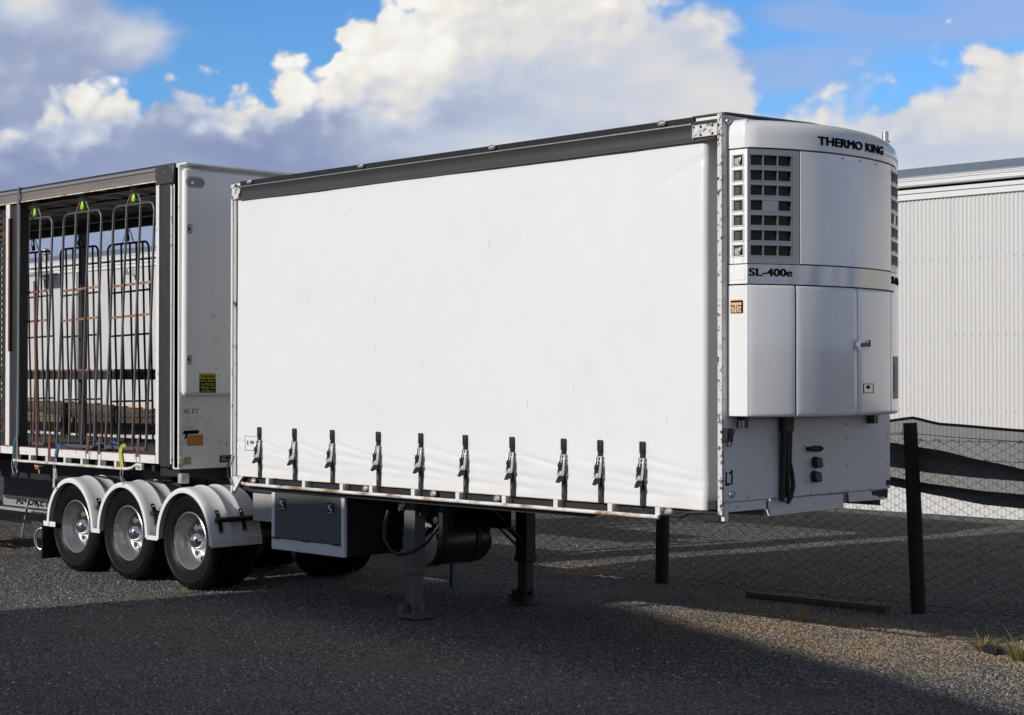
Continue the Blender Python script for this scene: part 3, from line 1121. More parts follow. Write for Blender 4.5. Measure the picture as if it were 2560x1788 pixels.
# corner brackets
mb = MB().box(-.275, -.03, -.016, .02, 4.135, 4.232).box(-.275, -.262, -.02, .02, 4.12, 4.235)
br = mb.build('corner_bracket', M_flake, TA, bevel=.004)
mb = MB()
for x, z in ((-.19, 4.215), (-.075, 4.215), (-.19, 4.152), (-.075, 4.152)):
    mb.lathe([(.011, 0), (.011, -.004), (0, -.004)], (x, -.0165, z), 'Y', 10)
mb.build('bolt', M_black, br)['kind'] = 'stuff'
mb = MB().box(-.28, -.02, .0, .06, 4.236, 4.262)
mb.build('rail_end', M_black, TA)
mb = MB().prism([(-L - .02, -.01, 4.12), (-L + .105, -.01, 4.125), (-L + .13, -.01, 4.225), (-L + .02, -.01, 4.255), (-L - .01, -.01, 4.24)], (0, .05, 0)).prism([(-L - .045, -.008, 4.275), (-L + .03, -.008, 4.285), (-L + .03, -.008, 4.24), (-L - .015, -.008, 4.225)], (0, .05, 0))
mb.build('corner_bracket', M_flake, TA, bevel=.003)
# rear frame and posts
mb = MB().box(-L - .045, -L - .015, .0, .06, 1.08, 4.13)
mb.build('rear_post', M_coam, TA, bevel=.004)
mb = MB().box(-L - .010, -L + .035, .012, .05, 1.27, 4.12)
mb.build('curtain_pole', mat('post_seal', (.5, .5, .5), .5, rust=.3, rcol=(.03, .03, .03)), TA)
mb = MB().box(-L - .03, -L + .01, .06, W, ZB, 4.26)
mb.build('rear_wall', M_greywall, TA)
mb = MB().tube([(-L - .01, -.02, 1.46), (-L - .05, -.03, 1.36), (-L - .045, -.03, 1.27), (-L, -.02, 1.17)], .009, 6).lathe([(.012, 0), (.012, -.008), (0, -.01)], (-L - .005, -.02, 1.475), 'Y', 8)
mb.build('grab_handle', M_black, TA, smooth=50)
mb = MB().prism([(-L - .02, .01, 1.262), (-L + .16, .01, 1.262), (-L + .13, .01, 1.24), (-L + .02, .01, 1.11), (-L - .02, .01, 1.11)], (0, .03, 0))
mb.build('rear_gusset', M_coam, TA)
# front frame: flange, front wall sheets
mb = MB().box(-.040, 0.002, -.004, .016, 1.24, 4.30)
mb.build('front_flange', M_flake, TA, bevel=.002)
mb = MB().box(-.034, -.004, .0165, W, 1.34, 4.296)
fw = mb.build('front_wall', M_greywall, TA, bevel=.004)
mb = MB().prism([(-.3, 0.02, 4.298), (.02, 0.02, 4.298), (.02, W / 2, 4.335), (.02, W - .02, 4.298), (-.3, W - .02, 4.298), (-.3, W / 2, 4.335)], (0, 0, .012))
mb.build('front_capping', M_dark, TA)
mb = MB().box(-.002, .006, .018, W - .01, 1.338, 1.965)
sh = mb.build('lower_sheet', M_greywall, TA, bevel=.002)
mb = MB()
for y, z in ((.64, 1.79), (.64, 1.57), (.64, 1.36), (1.65, 1.78), (1.65, 1.56), (1.65, 1.355), (.32, 1.365), (1.98, 1.355), (1.40, 1.356), (1.14, 1.358), (.9, 1.358), (.055, 1.57), (.055, 1.36), (2.25, 1.35), (2.25, 1.78), (2.25, 1.56)):
    mb.lathe([(.014, .006), (.012, .012), (.005, .014), (0, .014)], (0, y, z), 'X', 10)
rv = mb.build('rivet', M_zinc, sh, smooth=60)
rv['kind'] = 'stuff'
mb = MB()
for i in range(18):
    mb.lathe([(.009, .0), (.007, .007), (0, .008)], (-.002, .044, 1.5 + i * .155), 'X', 8)
mb.build('rivet', M_zinc, fw, smooth=60)['kind'] = 'stuff'
mb = MB().box(-.001, .001, .02, W - .02, 1.335, 1.3385)
mb.build('seam', M_black, sh)
marker_light(TA, (.004, .105, 1.395), (1, 0, 0), .075, .055)
marker_light(TA, (.006, .075, 4.245), (1, 0, 0), .075, .05)
# skirt under the sheet: coupler plate and two side boxes
mb = MB().prism([(-.02, .64, 1.333), (-.02, 1.64, 1.328), (-.02, 1.64, 1.205), (-.02, .84, 1.197), (-.02, .62, 1.195)], (-1.3, 0, 0))
mb.build('coupler_plate', M_greywall, TA, bevel=.006)
mb = MB().prism([(-.005, .09, 1.333), (-.005, .60, 1.333), (-.005, .60, 1.258), (-.005, .09, 1.258)], (-.05, 0, 0)).box(-.05, -.005, .035, .085, 1.19, 1.333)
mb.build('skirt_plate', M_greywall, TA, bevel=.003)
mb = MB().prism([(-.06, .09, 1.253), (-.06, .60, 1.253), (-.06, .60, 1.205), (-.06, .09, 1.244)], (-1.2, 0, 0))
mb.build('skirt_underside', M_black, TA)
mb = MB().prism([(-.005, 1.68, 1.333), (-.005, 2.26, 1.333), (-.005, 2.24, 1.245), (-.005, 1.70, 1.250)], (-.05, 0, 0))
mb.build('skirt_plate', M_greywall, TA, bevel=.003)
mb = MB().prism([(-.001, 2.02, 1.325), (-.001, 2.27, 1.332), (-.001, 2.26, 1.25), (-.001, 2.20, 1.275), (-.001, 2.15, 1.265), (-.001, 2.10, 1.285), (-.001, 2.04, 1.290)], (-.003, 0, 0)).box(-.06, .02, 2.23, 2.28, 1.37, 1.41).prism([(-.06, 1.98, 1.245), (-.06, 2.24, 1.245), (-.06, 2.24, 1.19)], (-.5, 0, 0)).box(-.001, -.003, 1.655, 1.675, 1.25, 1.32).box(-.001, .0005, .56, .575, 1.25, 1.325)
mb.build('bare_patch', M_black, TA)['kind'] = 'stuff'
mb = MB().box(-.30, -.04, .0, .07, 1.245, 1.262).box(-.17, -.04, .01, .06, 1.19, 1.235).box(-.19, -.02, .0, .07, 1.178, 1.187).tube([(-.62, .03, 1.205), (-.42, .03, 1.210)], .011, 8).tube([(-.42, .0, 1.20), (-.33, .0, 1.24), (-.2, .01, 1.25)], .014, 8)
mb.build('curtain_tensioner', M_black, TA, bevel=.002)

# sockets, hoses, control box, L1 mark
mb = MB().box(.006, .010, 1.05, 1.27, 1.435, 1.755)
so = mb.build('socket_plate', M_greywall, TA, bevel=.003)
mb = MB().tube([(.01, 1.08, 1.712), (.06, 1.09, 1.712)], .018, 10).tube([(.05, 1.08, 1.712), (.05, 1.20, 1.712)], .017, 10).tube([(.05, 1.20, 1.712), (.05, 1.26, 1.712)], [.024, .006], 10).tube([(.01, 1.17, 1.712), (.06, 1.17, 1.712)], .026, 12)
mb.build('connector', M_blackp, so, smooth=50)
for z, dy in ((1.605, .015), (1.49, 0)):
    mb = MB().tube([(.01, 1.165 + dy, z), (.055, 1.165 + dy, z)], [.045, .040], 14).quadbox([(.03, 1.125 + dy, z - .05), (.075, 1.125 + dy, z - .045), (.075, 1.205 + dy, z - .04), (.03, 1.205 + dy, z - .055), (.03, 1.12 + dy, z + .035), (.06, 1.12 + dy, z + .035), (.06, 1.21 + dy, z + .03), (.03, 1.21 + dy, z + .035)])
    mb.build('socket', M_blackp, so, bevel=.006)
mb = MB()
for y, z in ((1.065, 1.745), (1.25, 1.745), (1.065, 1.59), (1.065, 1.447), (1.25, 1.447)):
    mb.lathe([(.007, .010), (.006, .014), (0, .014)], (0, y, z), 'X', 8)
mb.build('screw', M_zinc, so)['kind'] = 'stuff'
mb = MB().tube([(.05, .715, 2.03), (.045, .715, 1.75), (.035, .72, 1.55), (.03, .715, 1.31)], .024, 8)
mb.build('hose', M_blackp, TA, smooth=60)
mb = MB().tube([(.05, .77, 2.03), (.04, .77, 1.70), (.03, .785, 1.50), (.03, .80, 1.335)], .021, 8)
mb.build('hose', M_blackp, TA, smooth=60)
mb = MB().tube([(.05, .83, 2.03), (.04, .815, 1.85), (.035, .81, 1.62), (.035, .845, 1.52), (.035, .86, 1.42), (.03, .835, 1.34), (.02, .80, 1.29)], .018, 8)
mb.build('hose', M_blackp, TA, smooth=60)
mb = MB().box(.01, .07, .70, .83, 1.86, 2.03)
mb.build('hose_shroud', M_blackp, TA, bevel=.01)
mb = MB().box(.005, .05, .0, .075, 1.80, 1.90).box(.03, .055, .02, .055, 1.825, 1.875)
cb = mb.build('control_box', M_blackp, TA, bevel=.004)
mb = MB().tube([(.04, .07, 1.83), (.05, .10, 1.90), (.05, .12, 1.97), (.04, .15, 2.0)], .005, 6).tube([(.03, .02, 1.80), (.03, .03, 1.765), (.03, .07, 1.765), (.03, .08, 1.81)], .005, 6)
mb.build('cable', M_blackp, cb, smooth=60)
mb = MB().bar((.0075, .042, 1.575), (.0075, .040, 1.470), .016, .003, (1, 0, 0)).bar((.0075, .034, 1.470), (.0075, .090, 1.474), .016, .003, (1, 0, 0)).bar((.0075, .112, 1.578), (.0075, .110, 1.470), .016, .003, (1, 0, 0)).bar((.0075, .112, 1.578), (.0075, .082, 1.553), .013, .003, (1, 0, 0))
mb.build('hand_lettering', M_ink, sh)
mb = MB().box(.02, .09, .16, .21, 1.90, 1.99).box(.02, .09, 1.92, 1.98, 1.90, 1.99)
mb.build('unit_bracket', M_dark, TA)

# deck, chassis
mb = MB().box(-L, -.1, .055, W - .05, 1.275, 1.335)
mb.build('deck', M_black, TA)
mb = MB().box(-L + .05, -1.45, .07, .12, 1.13, 1.274).prism([(-1.45, .07, 1.13), (-1.15, .07, 1.235), (-1.15, .07, 1.274), (-1.45, .07, 1.274)], (0, .05, 0))
mb.build('side_beam', M_black, TA)
mb = MB().box(-L + .05, -1.45, W - .12, W - .07, 1.13, 1.274)
mb.build('side_beam', M_black, TA)
for y in (.72, 1.52):
    mb = MB().box(-10.5, -3.9, y, y + .11, 1.12, 1.14).box(-10.5, -3.9, y + .05, y + .062, .80, 1.12).box(-10.5, -3.9, y, y + .11, .78, .80).prism([(-3.9, y + .05, .95), (-3.3, y + .05, 1.20), (-3.3, y + .05, 1.27), (-3.9, y + .05, 1.27)], (0, .012, 0))
    mb.build('chassis_rail', M_black, TA)
mb = MB()
for x in (-6.2, -5.6, -5.0, -4.4, -3.8, -3.2, -2.6, -2.0):
    mb.box(x, x + .05, .12, W - .12, 1.18, 1.27)
mb.build('cross_member', M_black, TA)
mb = MB().box(-8.6, -7.5, .55, 1.75, 1.16, 1.20).lathe([(.55, 0), (.58, .03), (.56, .05), (.2, .05), (.18, .02)], (-8.15, 1.15, 1.17), 'Z', 28)
mb.build('turntable', M_black, TA, smooth=40)
mb = MB()
for x in (-9.675, -8.522, -7.285):
    mb.tube([(x, .2, .52), (x, W - .2, .52)], .075, 12).box(x - .25, x + .25, .62, .78, .60, .76).box(x - .25, x + .25, 1.50, 1.66, .60, .76)
mb.build('axle', M_black, TA)

# tie rail with its droppers
mb = MB()
mb.tube([(-6.22, -.01, 1.20), (-6.19, -.012, 1.193)] + [(-6.19 + (5.57) * i / 60, -.012 + .002 * nz(i * .3), 1.190 + .0025 * nz(i * .25, 4)) for i in range(1, 61)], .0165, 12)
tr = mb.build('tie_rail', M_rustwhite, TA, smooth=50)
for x in (-5.79, -5.19, -4.60, -4.16, -3.56, -2.96, -2.37, -1.75, -1.14, -.635):
    mb = MB().box(x - .024, x + .024, -.012, .0, 1.205, 1.268).box(x + .016, x + .024, 0, .08, 1.205, 1.268)
    mb.build('rail_dropper', M_coam, tr, bevel=.002)

# ratchet buckles
r0 = empty('ratchet_buckle', (0, 0, 1.267), TA)
mb = MB()
mb.grid(lambda u, v: (-.019 + .038 * u + .002 * nz(v * 6), .002 + .010 * math.sin(v * 9) * (1 if v > .1 else 0), 1.250 + .50 * v), 2, 24)
mb.grid(lambda u, v: (-.019 + .038 * u + .002 * nz(v * 6), -.002 + .010 * math.sin(v * 9) * (1 if v > .1 else 0), 1.250 + .50 * v), 2, 24, flip=True)
mb.bar((-.0195, 0.0, 1.25), (-.0195, 0.0, 1.42), .008, .004).bar((.0195, 0.0, 1.25), (.0195, 0.0, 1.42), .008, .004)
mb.build('strap', M_strap, r0, smooth=60, fix=False)
mb = MB().box(-.023, .023, -.016, .014, 1.665, 1.760)
mb.build('strap_sleeve', M_blackp, r0, bevel=.007)
mb = MB().box(-.017, .017, -.012, .01, 1.62, 1.67)
mb.build('strap_loop', M_strap, r0, bevel=.003)
mb = MB()
for s in (-1, 1):
    xx = s * .026
    mb.prism([(xx - .003, -.004, 1.635), (xx - .003, -.022, 1.62), (xx - .003, -.040, 1.53), (xx - .003, -.052, 1.48), (xx - .003, -.050, 1.455), (xx - .003, -.028, 1.452), (xx - .003, -.012, 1.55)], (.006, 0, 0))
mb.bar((-.026, -.016, 1.622), (.026, -.016, 1.622), .012, .012).bar((-.026, -.046, 1.463), (.026, -.046, 1.463), .02, .024).bar((-.026, -.018, 1.59), (.026, -.018, 1.59), .008, .012)
mb.build('buckle_frame', M_zinc, r0, bevel=.002)
mb = MB().tube([(-.021, -.034, 1.535), (.021, -.034, 1.535)], .021, 12).box(-.020, .020, -.05, -.03, 1.49, 1.56)
mb.build('ratchet_spool', M_blackp, r0, bevel=.004)
mb = MB().prism([(-.016, -.046, 1.450), (-.016, -.060, 1.440), (-.016, -.085, 1.398), (-.016, -.070, 1.392), (-.016, -.048, 1.405), (-.016, -.020, 1.400), (-.016, -.012, 1.43), (-.016, -.02, 1.452)], (.032, 0, 0))
mb.build('release_lever', M_blackp, r0, bevel=.003)
for i, x in enumerate(RATX):
    o = r0 if i == 0 else copy_tree(r0, TA)
    o.location = Vector((x, curtain_y(x, 1.55) - .020, 1.285 + .004 * nz(i * 5.1))) - ORG[TA.name]
    o.rotation_euler = (0, R(2.0 * nz(i * 3.1, 2)), 0)

# ------------------------------------------------------------------ wheels
TYRE = [(.300, .050), (.318, .030), (.352, .016), (.40, .006), (.445, .004), (.452, .0), (.458, .004), (.488, .012), (.505, .026), (.518, .040), (.525, .055)]
mid_g = [(.525, .080), (.513, .083), (.513, .093), (.525, .096), (.527, .125), (.514, .128), (.514, .140), (.527, .143), (.527, .172), (.514, .175), (.514, .185), (.525, .188)]
TYRE = TYRE + mid_g + [(.525, .215), (.518, .232), (.505, .246), (.488, .258), (.445, .268), (.40, .264), (.352, .256), (.30, .225)]


def make_wheel(parent):
    e = empty('wheel', (0, 0, .525), parent)
    mb = MB().lathe(TYRE, (0, 0, .525), 'Y', 72)
    n = 54
    for i in range(n):
        t = 2 * PI * i / n
        c, s = math.cos(t), math.sin(t)
        for ya, yb in ((.040, .072), (.200, .232)):
            rr = .5265 if .04 < ya < .05 else .5265
            p = [(rr - .012, ya), (rr, ya + .006), (rr, yb), (rr - .02, yb)]
            dt = .030
            pts0 = [(c * r, y, .525 + s * r) for r, y in p]
            c1, s1 = math.cos(t + dt), math.sin(t + dt)
            pts1 = [(c1 * r, y, .525 + s1 * r) for r, y in p]
            mb.quadbox(pts0 + pts1)
    mb.build('tyre', M_rubber, e, smooth=32)
    mb = MB().lathe([(.300, .10), (.305, .055), (.312, .040), (.312, .030), (.304, .026), (.297, .034), (.288, .050), (.283, .085), (.268, .105), (.262, .150), (.255, .185), (.235, .203), (.20, .208), (.165, .205), (.14, .198), (.118, .198)], (0, 0, .525), 'Y', 64)
    mb.build('rim', M_rim, e, smooth=40)
    mb = MB()
    for i in range(10):
        t = 2 * PI * (i + .35) / 10
        mb.lathe([(.030, .199), (.026, .196), (.024, .203)], (math.cos(t) * .205, 0, .525 + math.sin(t) * .205), 'Y', 14)
        mb.lathe([(.0235, .2005), (0, .2005)], (math.cos(t) * .205, 0, .525 + math.sin(t) * .205), 'Y', 14)
    mb.build('hand_hole_disc', M_blackp, e, smooth=40)  # proud black discs: the dark inside the holes is painted, nothing is cut
    mb = MB().lathe([(.122, .20), (.122, .165), (.114, .150), (.104, .120), (.085, .085), (.058, .062), (.028, .052), (0, .050)], (0, 0, .525), 'Y', 48)
    mb.build('hub_cap', M_chrome, e, smooth=60)
    mb = MB().lathe([(r, y + .30) for r, y in TYRE], (0, 0, .525), 'Y', 40)
    mb.build('inner_tyre', M_rubber, e, smooth=32)
    return e


wh0 = make_wheel(TA)
WX = (-7.285, -8.522, -9.675)
for i, x in enumerate(WX):
    o = wh0 if i == 0 else copy_tree(wh0, TA)
    o.location = Vector((x, .035, .525)) - ORG[TA.name]
    o.rotation_euler = (0, R(37 * i), 0)
for x in WX:
    o = copy_tree(wh0, TA)
    o.location = Vector((x, W - .035, .525)) - ORG[TA.name]
    o.rotation_euler = (0, 0, PI)


def make_guard(parent, front):
    """white ribbed mudguard arched over one pair of tyres"""
    e = empty('mudguard', (0, 0, .525), parent)
    ribs = [(0.0, -.030), (.0, -.012), (.004, 0), (.030, .010), (.030, .02)]
    prof = []          # (y, dr)
    prof += [(-.020, -.050), (-.026, -.030), (-.022, -.008), (-.008, .0), (.05, .004)]
    for yc in (.22, .40):
        prof += [(yc - .03, .004), (yc - .016, .016), (yc, .020), (yc + .016, .016), (yc + .03, .004)]
    prof += [(.60, .004), (.62, -.004)]
    th0, th1 = -.02, PI + .02

    def rad(t):
        return .575

    def pt(u, v, off=0.0):
        k = v * (len(prof) - 1)
        i = min(len(prof) - 2, int(k))
        f = k - i
        y = prof[i][0] + (prof[i + 1][0] - prof[i][0]) * f
        dr = prof[i][1] + (prof[i + 1][1] - prof[i][1]) * f
        t = th0 + (th1 - th0) * u
        r = rad(t) + dr + off
        x = r * math.cos(t) * (.93 if t < PI / 2 else .93)
        return (x, y, .525 + r * math.sin(t))
    mb = MB()
    nv = len(prof) - 1
    mb.grid(lambda u, v: pt(u, v), 44, nv)
    mb.grid(lambda u, v: pt(u, v, -.006), 44, nv, flip=True)
    mb.build('guard_shell', M_white, e, smooth=50, fix=False)
    if front:
        mb = MB().box(.515, .545, -.022, .62, .495, .585)
        mb.build('guard_edge', M_white, e, bevel=.004)
    zt, ang = .33, R(33)
    for y in (.10, .40):
        mb = MB()
        for t0, t1 in ((.50, .64), (.34, .50), (.20, .34)):
            r = .592
            mb.bar((r * .93 * math.cos(t1), y, .525 + r * math.sin(t1)), (r * .93 * math.cos(t0), y, .525 + r * math.sin(t0)), .05, .008, (1, 0, .5))
        mb.build('guard_bracket', M_blackp, e, bevel=.002)
        mb = MB()
        for t0 in (.22, .58):
            r = .60
            mb.lathe([(.010, -.004), (.008, .006), (0, .007)], (r * .93 * math.cos(t0), y, .525 + r * math.sin(t0)), 'X', 8)
        mb.build('bolt', M_zinc, e)
    t = .42
    r = .625
    mb = MB().tube([(r * .93 * math.cos(t), .04, .525 + r * math.sin(t)), (r * .93 * math.cos(t), .75, .525 + r * math.sin(t))], .030, 14)
    mb.build('guard_arm', M_blackp, e, smooth=50)
    return e


for i, x in enumerate(WX):
    if i == 0:
        gA = make_guard(TA, True)
        o = gA
    elif i == 1:
        gB = make_guard(TA, False)
        o = gB
    else:
        o = copy_tree(gB, TA)
    o.location = Vector((x, .0, .525)) - ORG[TA.name]
mb = MB().box(-10.34, -10.315, -.02, .62, .10, .52)
mb.build('mudflap', M_flap, TA, bevel=.03)
mb = MB().box(-10.30, -10.02, -.012, .0, .50, .56).box(-8.02, -7.80, -.018, -.006, .495, .545).box(-9.19, -9.0, -.018, -.006, .495, .545)
mb.build('guard_tab', M_white, TA, bevel=.004)

# ------------------------------------------------------------------ tool box
tb = empty('tool_box', (-5.28, .1, .54), TA)
x0, x1 = -5.865, -4.69
mb = MB().box(x0, x1, .135, .82, .545, 1.135)
mb.build('box_body', M_black, tb, bevel=.006)
mb = MB().box(x0, x0 + .055, .10, .134, .545, 1.135).box(x1 - .055, x1, .10, .134, .545, 1.135).box(x0 + .056, x1 - .056, .10, .134, .545, .655).box(x0 + .056, x1 - .056, .10, .134, 1.12, 1.135)
mb.build('box_frame', M_boxwhite, tb, bevel=.003)
mb = MB().box(x0 + .060, x1 - .060, .092, .130, .660, 1.128)
mb.build('box_door', M_door, tb, bevel=.006)
for x in (-5.665, -4.885):
    mb = MB().box(x - .055, x + .055, .086, .0915, .955, 1.065)
    mb.build('latch_plate', M_black, tb, bevel=.006)
    mb = MB().box(x - .048, x + .048, .080, .0855, .962, .970).bar((x - .03, .078, 1.03), (x + .035, .074, .985), .018, .01, (0, 1, 0)).lathe([(.014, 0), (.012, -.012), (0, -.013)], (x - .005, .0855, 1.035), 'Y', 10)
    mb.build('latch_handle', M_zinc, tb, bevel=.002)
mb = MB()
for x in (-5.78, -5.28, -4.80):
    mb.tube([(x - .06, .088, .662), (x + .06, .088, .662)], .008, 8)
mb.build('hinge', M_black, tb)
mb = MB().box(-6.30, -5.90, .18, .80, .80, 1.10)
mb.build('side_box', mat('pale_box_paint', (.42, .41, .40), .5, dirt=.3), TA, bevel=.006)
mb = MB().box(-6.33, -5.88, .15, .82, 1.104, 1.125)
mb.build('side_box_lid', M_alu, TA, bevel=.004)

# ------------------------------------------------------------------ landing legs
def leg(y, m):
    e = empty('landing_leg', (-3.98, y, 0), TA)
    x = -3.98
    s = -1 if y < 1 else 1
    mb = MB().box(x - .078, x + .078, y - .07, y + .07, .44, 1.22).box(x - .088, x + .088, y - .08, y + .08, .43, .50)
    mb.build('outer_tube', m, e, bevel=.010)
    mb = MB().box(x - .062, x + .062, y - .055, y + .055, .13, .44)
    mb.build('inner_tube', m, e, bevel=.010)
    mb = MB().prism([(x - .15, y - .12, .02), (x + .15, y - .12, .02), (x + .10, y - .12, .055), (x - .10, y - .12, .055)], (0, .24, 0)).box(x - .06, x - .03, y - .07, y + .07, .05, .17).box(x + .03, x + .06, y - .07, y + .07, .05, .17).tube([(x - .10, y, .115), (x + .10, y, .115)], .022, 10).box(x - .15, x - .06, y - .10, y - .02, .055, .10).lathe([(.03, 0), (.03, -.02), (0, -.02)], (x - .085, y - .07, .12), 'Y', 12)
    mb.build('foot', M_leg if y < 1 else M_black, e, bevel=.004)
    mb = MB().box(x - .11, x + .11, y - .02, y + .10, .98, 1.24)
    mb.build('mount_plate', M_black, e, bevel=.004)
    return e


lg = leg(.38, M_leg)
leg(1.86, M_black)
mb = MB().tube([(-4.07, .30, 1.075), (-4.09, .27, 1.07)], .05, 12).lathe([(.04, 0), (.03, -.03), (0, -.035)], (-4.06, .30, 1.09), 'Y', 12)
mb.build('gear_boss', M_zinc, TA, smooth=40)
mb = MB().tube([(-3.98, .45, 1.10), (-3.98, 1.85, 1.10)], .022, 8).bar((-3.98, .46, .75), (-3.98, 1.15, 1.15), .06, .02).bar((-3.98, 1.83, .62), (-3.98, 1.15, 1.15), .08, .02).bar((-4.05, 1.86, .55), (-4.6, 1.6, 1.1), .05, .02)
mb.build('leg_brace', M_black, TA)
mb = MB().tube([(-4.2, .24, 1.02), (-4.21, .20, .90), (-4.17, .17, .76), (-4.07, .16, .66), (-3.95, .16, .625), (-3.80, .19, .66), (-3.68, .28, .76), (-3.62, .36, .90), (-3.6, .4, 1.08)], .017, 10)
mb.build('air_hose', M_blackp, TA, smooth=60)
M_tank = mat('tank_side_shaded', (.02, .02, .02), .35, var=.2, dirt=.3, dcol=(.05, .05, .05))  # tank side blackened in colour for the shade on it
mb = MB().lathe([(.235, .715), (.235, 1.42), (.2, 1.48), (0, 1.50)], (-4.27, 0, .68), 'Y', 32)
at = mb.build('air_tank', M_tank, TA, smooth=50)
mb = MB().lathe([(.0, .60), (.10, .605), (.18, .63), (.225, .67), (.234, .714)], (-4.27, 0, .68), 'Y', 32)
mb.build('tank_end', mat('tank_end_lit', (.42, .41, .40), .35, var=.1, dirt=.4, dcol=(.10, .10, .10)), at, smooth=50)  # end cap kept pale in colour as the sunlit slice of the tank
mb = MB().lathe([(.245, .8), (.245, .86)], (-4.27, 0, .68), 'Y', 32).lathe([(.245, 1.25), (.245, 1.31)], (-4.27, 0, .68), 'Y', 32)
mb.build('tank_strap', M_black, at)
mb = MB().box(-4.62, -4.60, .9, 1.2, .60, .90).box(-5.9, -4.75, 1.0, 1.6, .55, 1.1)
mb.build('valve_box', M_leg, TA)
mb = MB().box(-3.55, -3.50, .30, .36, .80, 1.20).lathe([(.035, 0), (.035, -.04), (0, -.045)], (-3.60, .34, .96), 'Y', 10)
mb.build('hose_bracket', M_black, TA)
mb = MB().tube([(-3.5, .62, 1.14), (-2.9, 1.2, 1.17)], .012, 8).tube([(-3.48, .70, 1.10), (-2.9, 1.3, 1.14)], .010, 8)
mb.build('air_pipe', M_zinc, TA, smooth=50)

# ------------------------------------------------------------------ refrigeration unit
RU = empty('refrigeration_unit', (.2, 1.12, 3.1), TA)
YC, HW, PK, CC = 1.12, 1.03, .46, .285


def fx(y):
    return PK - CC * (abs(y - YC) / HW) ** 2.2


def S(y, z, off=0.0):
    e = 1e-3
    d = (fx(y + e) - fx(y - e)) / (2 * e)
    n = math.sqrt(1 + d * d)
    return (fx(y) + off / n, y - off * d / n, z)


def patch(mb, y0, y1, z0, z1, off=0.0, th=.02, n=None, crown=0.0):
    """curved slab on the front face of the unit; outer skin at off, th thick"""
    n = n or max(2, int((y1 - y0) / .06))
    k0 = len(mb.v)
    for i in range(n + 1):
        y = y0 + (y1 - y0) * i / n
        mb.v += [S(y, z0, off), S(y, z1, off), S(y, z1, off - th), S(y, z0, off - th)]
    for i in range(n):
        a = k0 + 4 * i
        b = a + 4
        for j in range(4):
            jj = (j + 1) % 4
            mb.f.append((a + j, b + j, b + jj, a + jj))
    mb.f.append((k0, k0 + 1, k0 + 2, k0 + 3))
    e = k0 + 4 * n
    mb.f.append((e + 3, e + 2, e + 1, e))
    return mb


YL, YR, YS1, YS2 = .092, 2.10, .495, 1.745
XLc = fx(YL)
# core box behind the skins
pl = [(.0, .085)] + [(fx(y) - .03, y) for y in [YL + .02 + (YR - YL - .04) * i / 16 for i in range(17)]] + [(.0, 2.16)]
mb = MB().prism([(x, y, 2.0) for x, y in pl], (0, 0, 2.15))
mb.build('unit_core', M_blackp, RU)


def ring_pts(inset, z):
    """plan outline of the cowl, shrunk by inset"""
    pts = [(.0, .070 + inset * .6), (XLc - .035, .078 + inset * .8)]
    for t in (0.25, .5, .75):
        a = t * PI / 2
        pts.append((XLc - .035 + .03 * math.sin(a) - inset * t * .6, .078 + .022 * (1 - math.cos(a)) + inset * .8))
    n = 30
    for i in range(n + 1):
        y = YL + .01 + (YR - YL - .02) * i / n
        pts.append((S(y, z, .008)[0] - inset, y + inset * (1 - 2 * i / n) * .8))
    pts.append((.10, 2.15 - inset * .7))
    pts.append((.0, 2.17 - inset * .6))
    return [(x, y, z) for x, y in pts]


def cowl_top(y):
    return 4.262 - .02 * max(0, (y - 1.0)) - .018 * abs(y - 1) 


mb = MB()
rings = []
for inset, z in ((.010, 4.030), (.0, 4.034), (-.002, 4.10), (.0, 4.16), (.008, 4.20), (.022, 4.228), (.045, 4.248), (.08, 4.260), (.14, 4.268)):
    rings.append(ring_pts(inset, z))
k0 = 0
npt = len(rings[0])
for r_ in rings:
    mb.v += r_
for i in range(len(rings) - 1):
    for j in range(npt - 1):
        a = i * npt + j
        mb.f.append((a, a + 1, a + npt + 1, a + npt))
mb.f.append(tuple((len(rings) - 1) * npt + j for j in range(npt)))
mb.f.append(tuple(reversed(range(npt))))
for i in range(len(mb.v)):
    x, y, z = mb.v[i]
    if z > 4.1:
        mb.v[i] = (x, y, z - (z - 4.1) / .168 * (.030 * max(0, y - .9) ** 2 + .004))
mb.build('top_cowl', M_reefer, RU, smooth=50)
ZH = [(3.975, 3.899), (3.860, 3.784), (3.746, 3.671), (3.632, 3.556), (3.518, 3.444), (3.403, 3.328), (3.289, 3.214)]
GT, GB = 4.022, 3.152


def grille(y0, y1, cols, name='grille', fill=None):
    mb = MB()
    ya, yb = cols[0][0], cols[-1][1]
    patch(mb, y0, ya, GB, GT, .0)
    patch(mb, yb, y1, GB, GT, .0)
    zs = [GT] + [z for ab in ZH for z in ab] + [GB]
    for k in range(0, len(zs), 2):
        patch(mb, ya, yb, zs[k + 1], zs[k], .0)
    for (a, b), (c, d) in zip(cols[:-1], cols[1:]):
        for zt, zb in ZH:
            patch(mb, b, c, zb, zt, -.001, .018, 1)
    # pressed bead round every row
    for zt, zb in ZH:
        patch(mb, ya - .018, yb + .018, zt + .004, zt + .010, .006, .005)
        patch(mb, ya - .018, yb + .018, zb - .010, zb - .004, .006, .005)
        patch(mb, ya - .018, ya - .010, zb - .010, zt + .010, .006, .005, 1)
        patch(mb, yb + .010, yb + .018, zb - .010, zt + .010, .006, .005, 1)
    if fill:
        for r_, c_ in fill:
            patch(mb, cols[c_][0], cols[c_][1], ZH[r_][1], ZH[r_][0], -.002, .01)
    g_ = mb.build(name, M_press, RU, smooth=30)
    return g_


CF = [(.112, .197), (.207, .307), (.317, .420)]
grille(YL + .004, YS1 - .004, CF, fill=[(3, 1)])
CR = [(1.785, 1.875), (1.885, 1.970), (1.980, 2.065)]
grille(YS2 + .004, YR - .005, CR, fill=[(3, 1)])
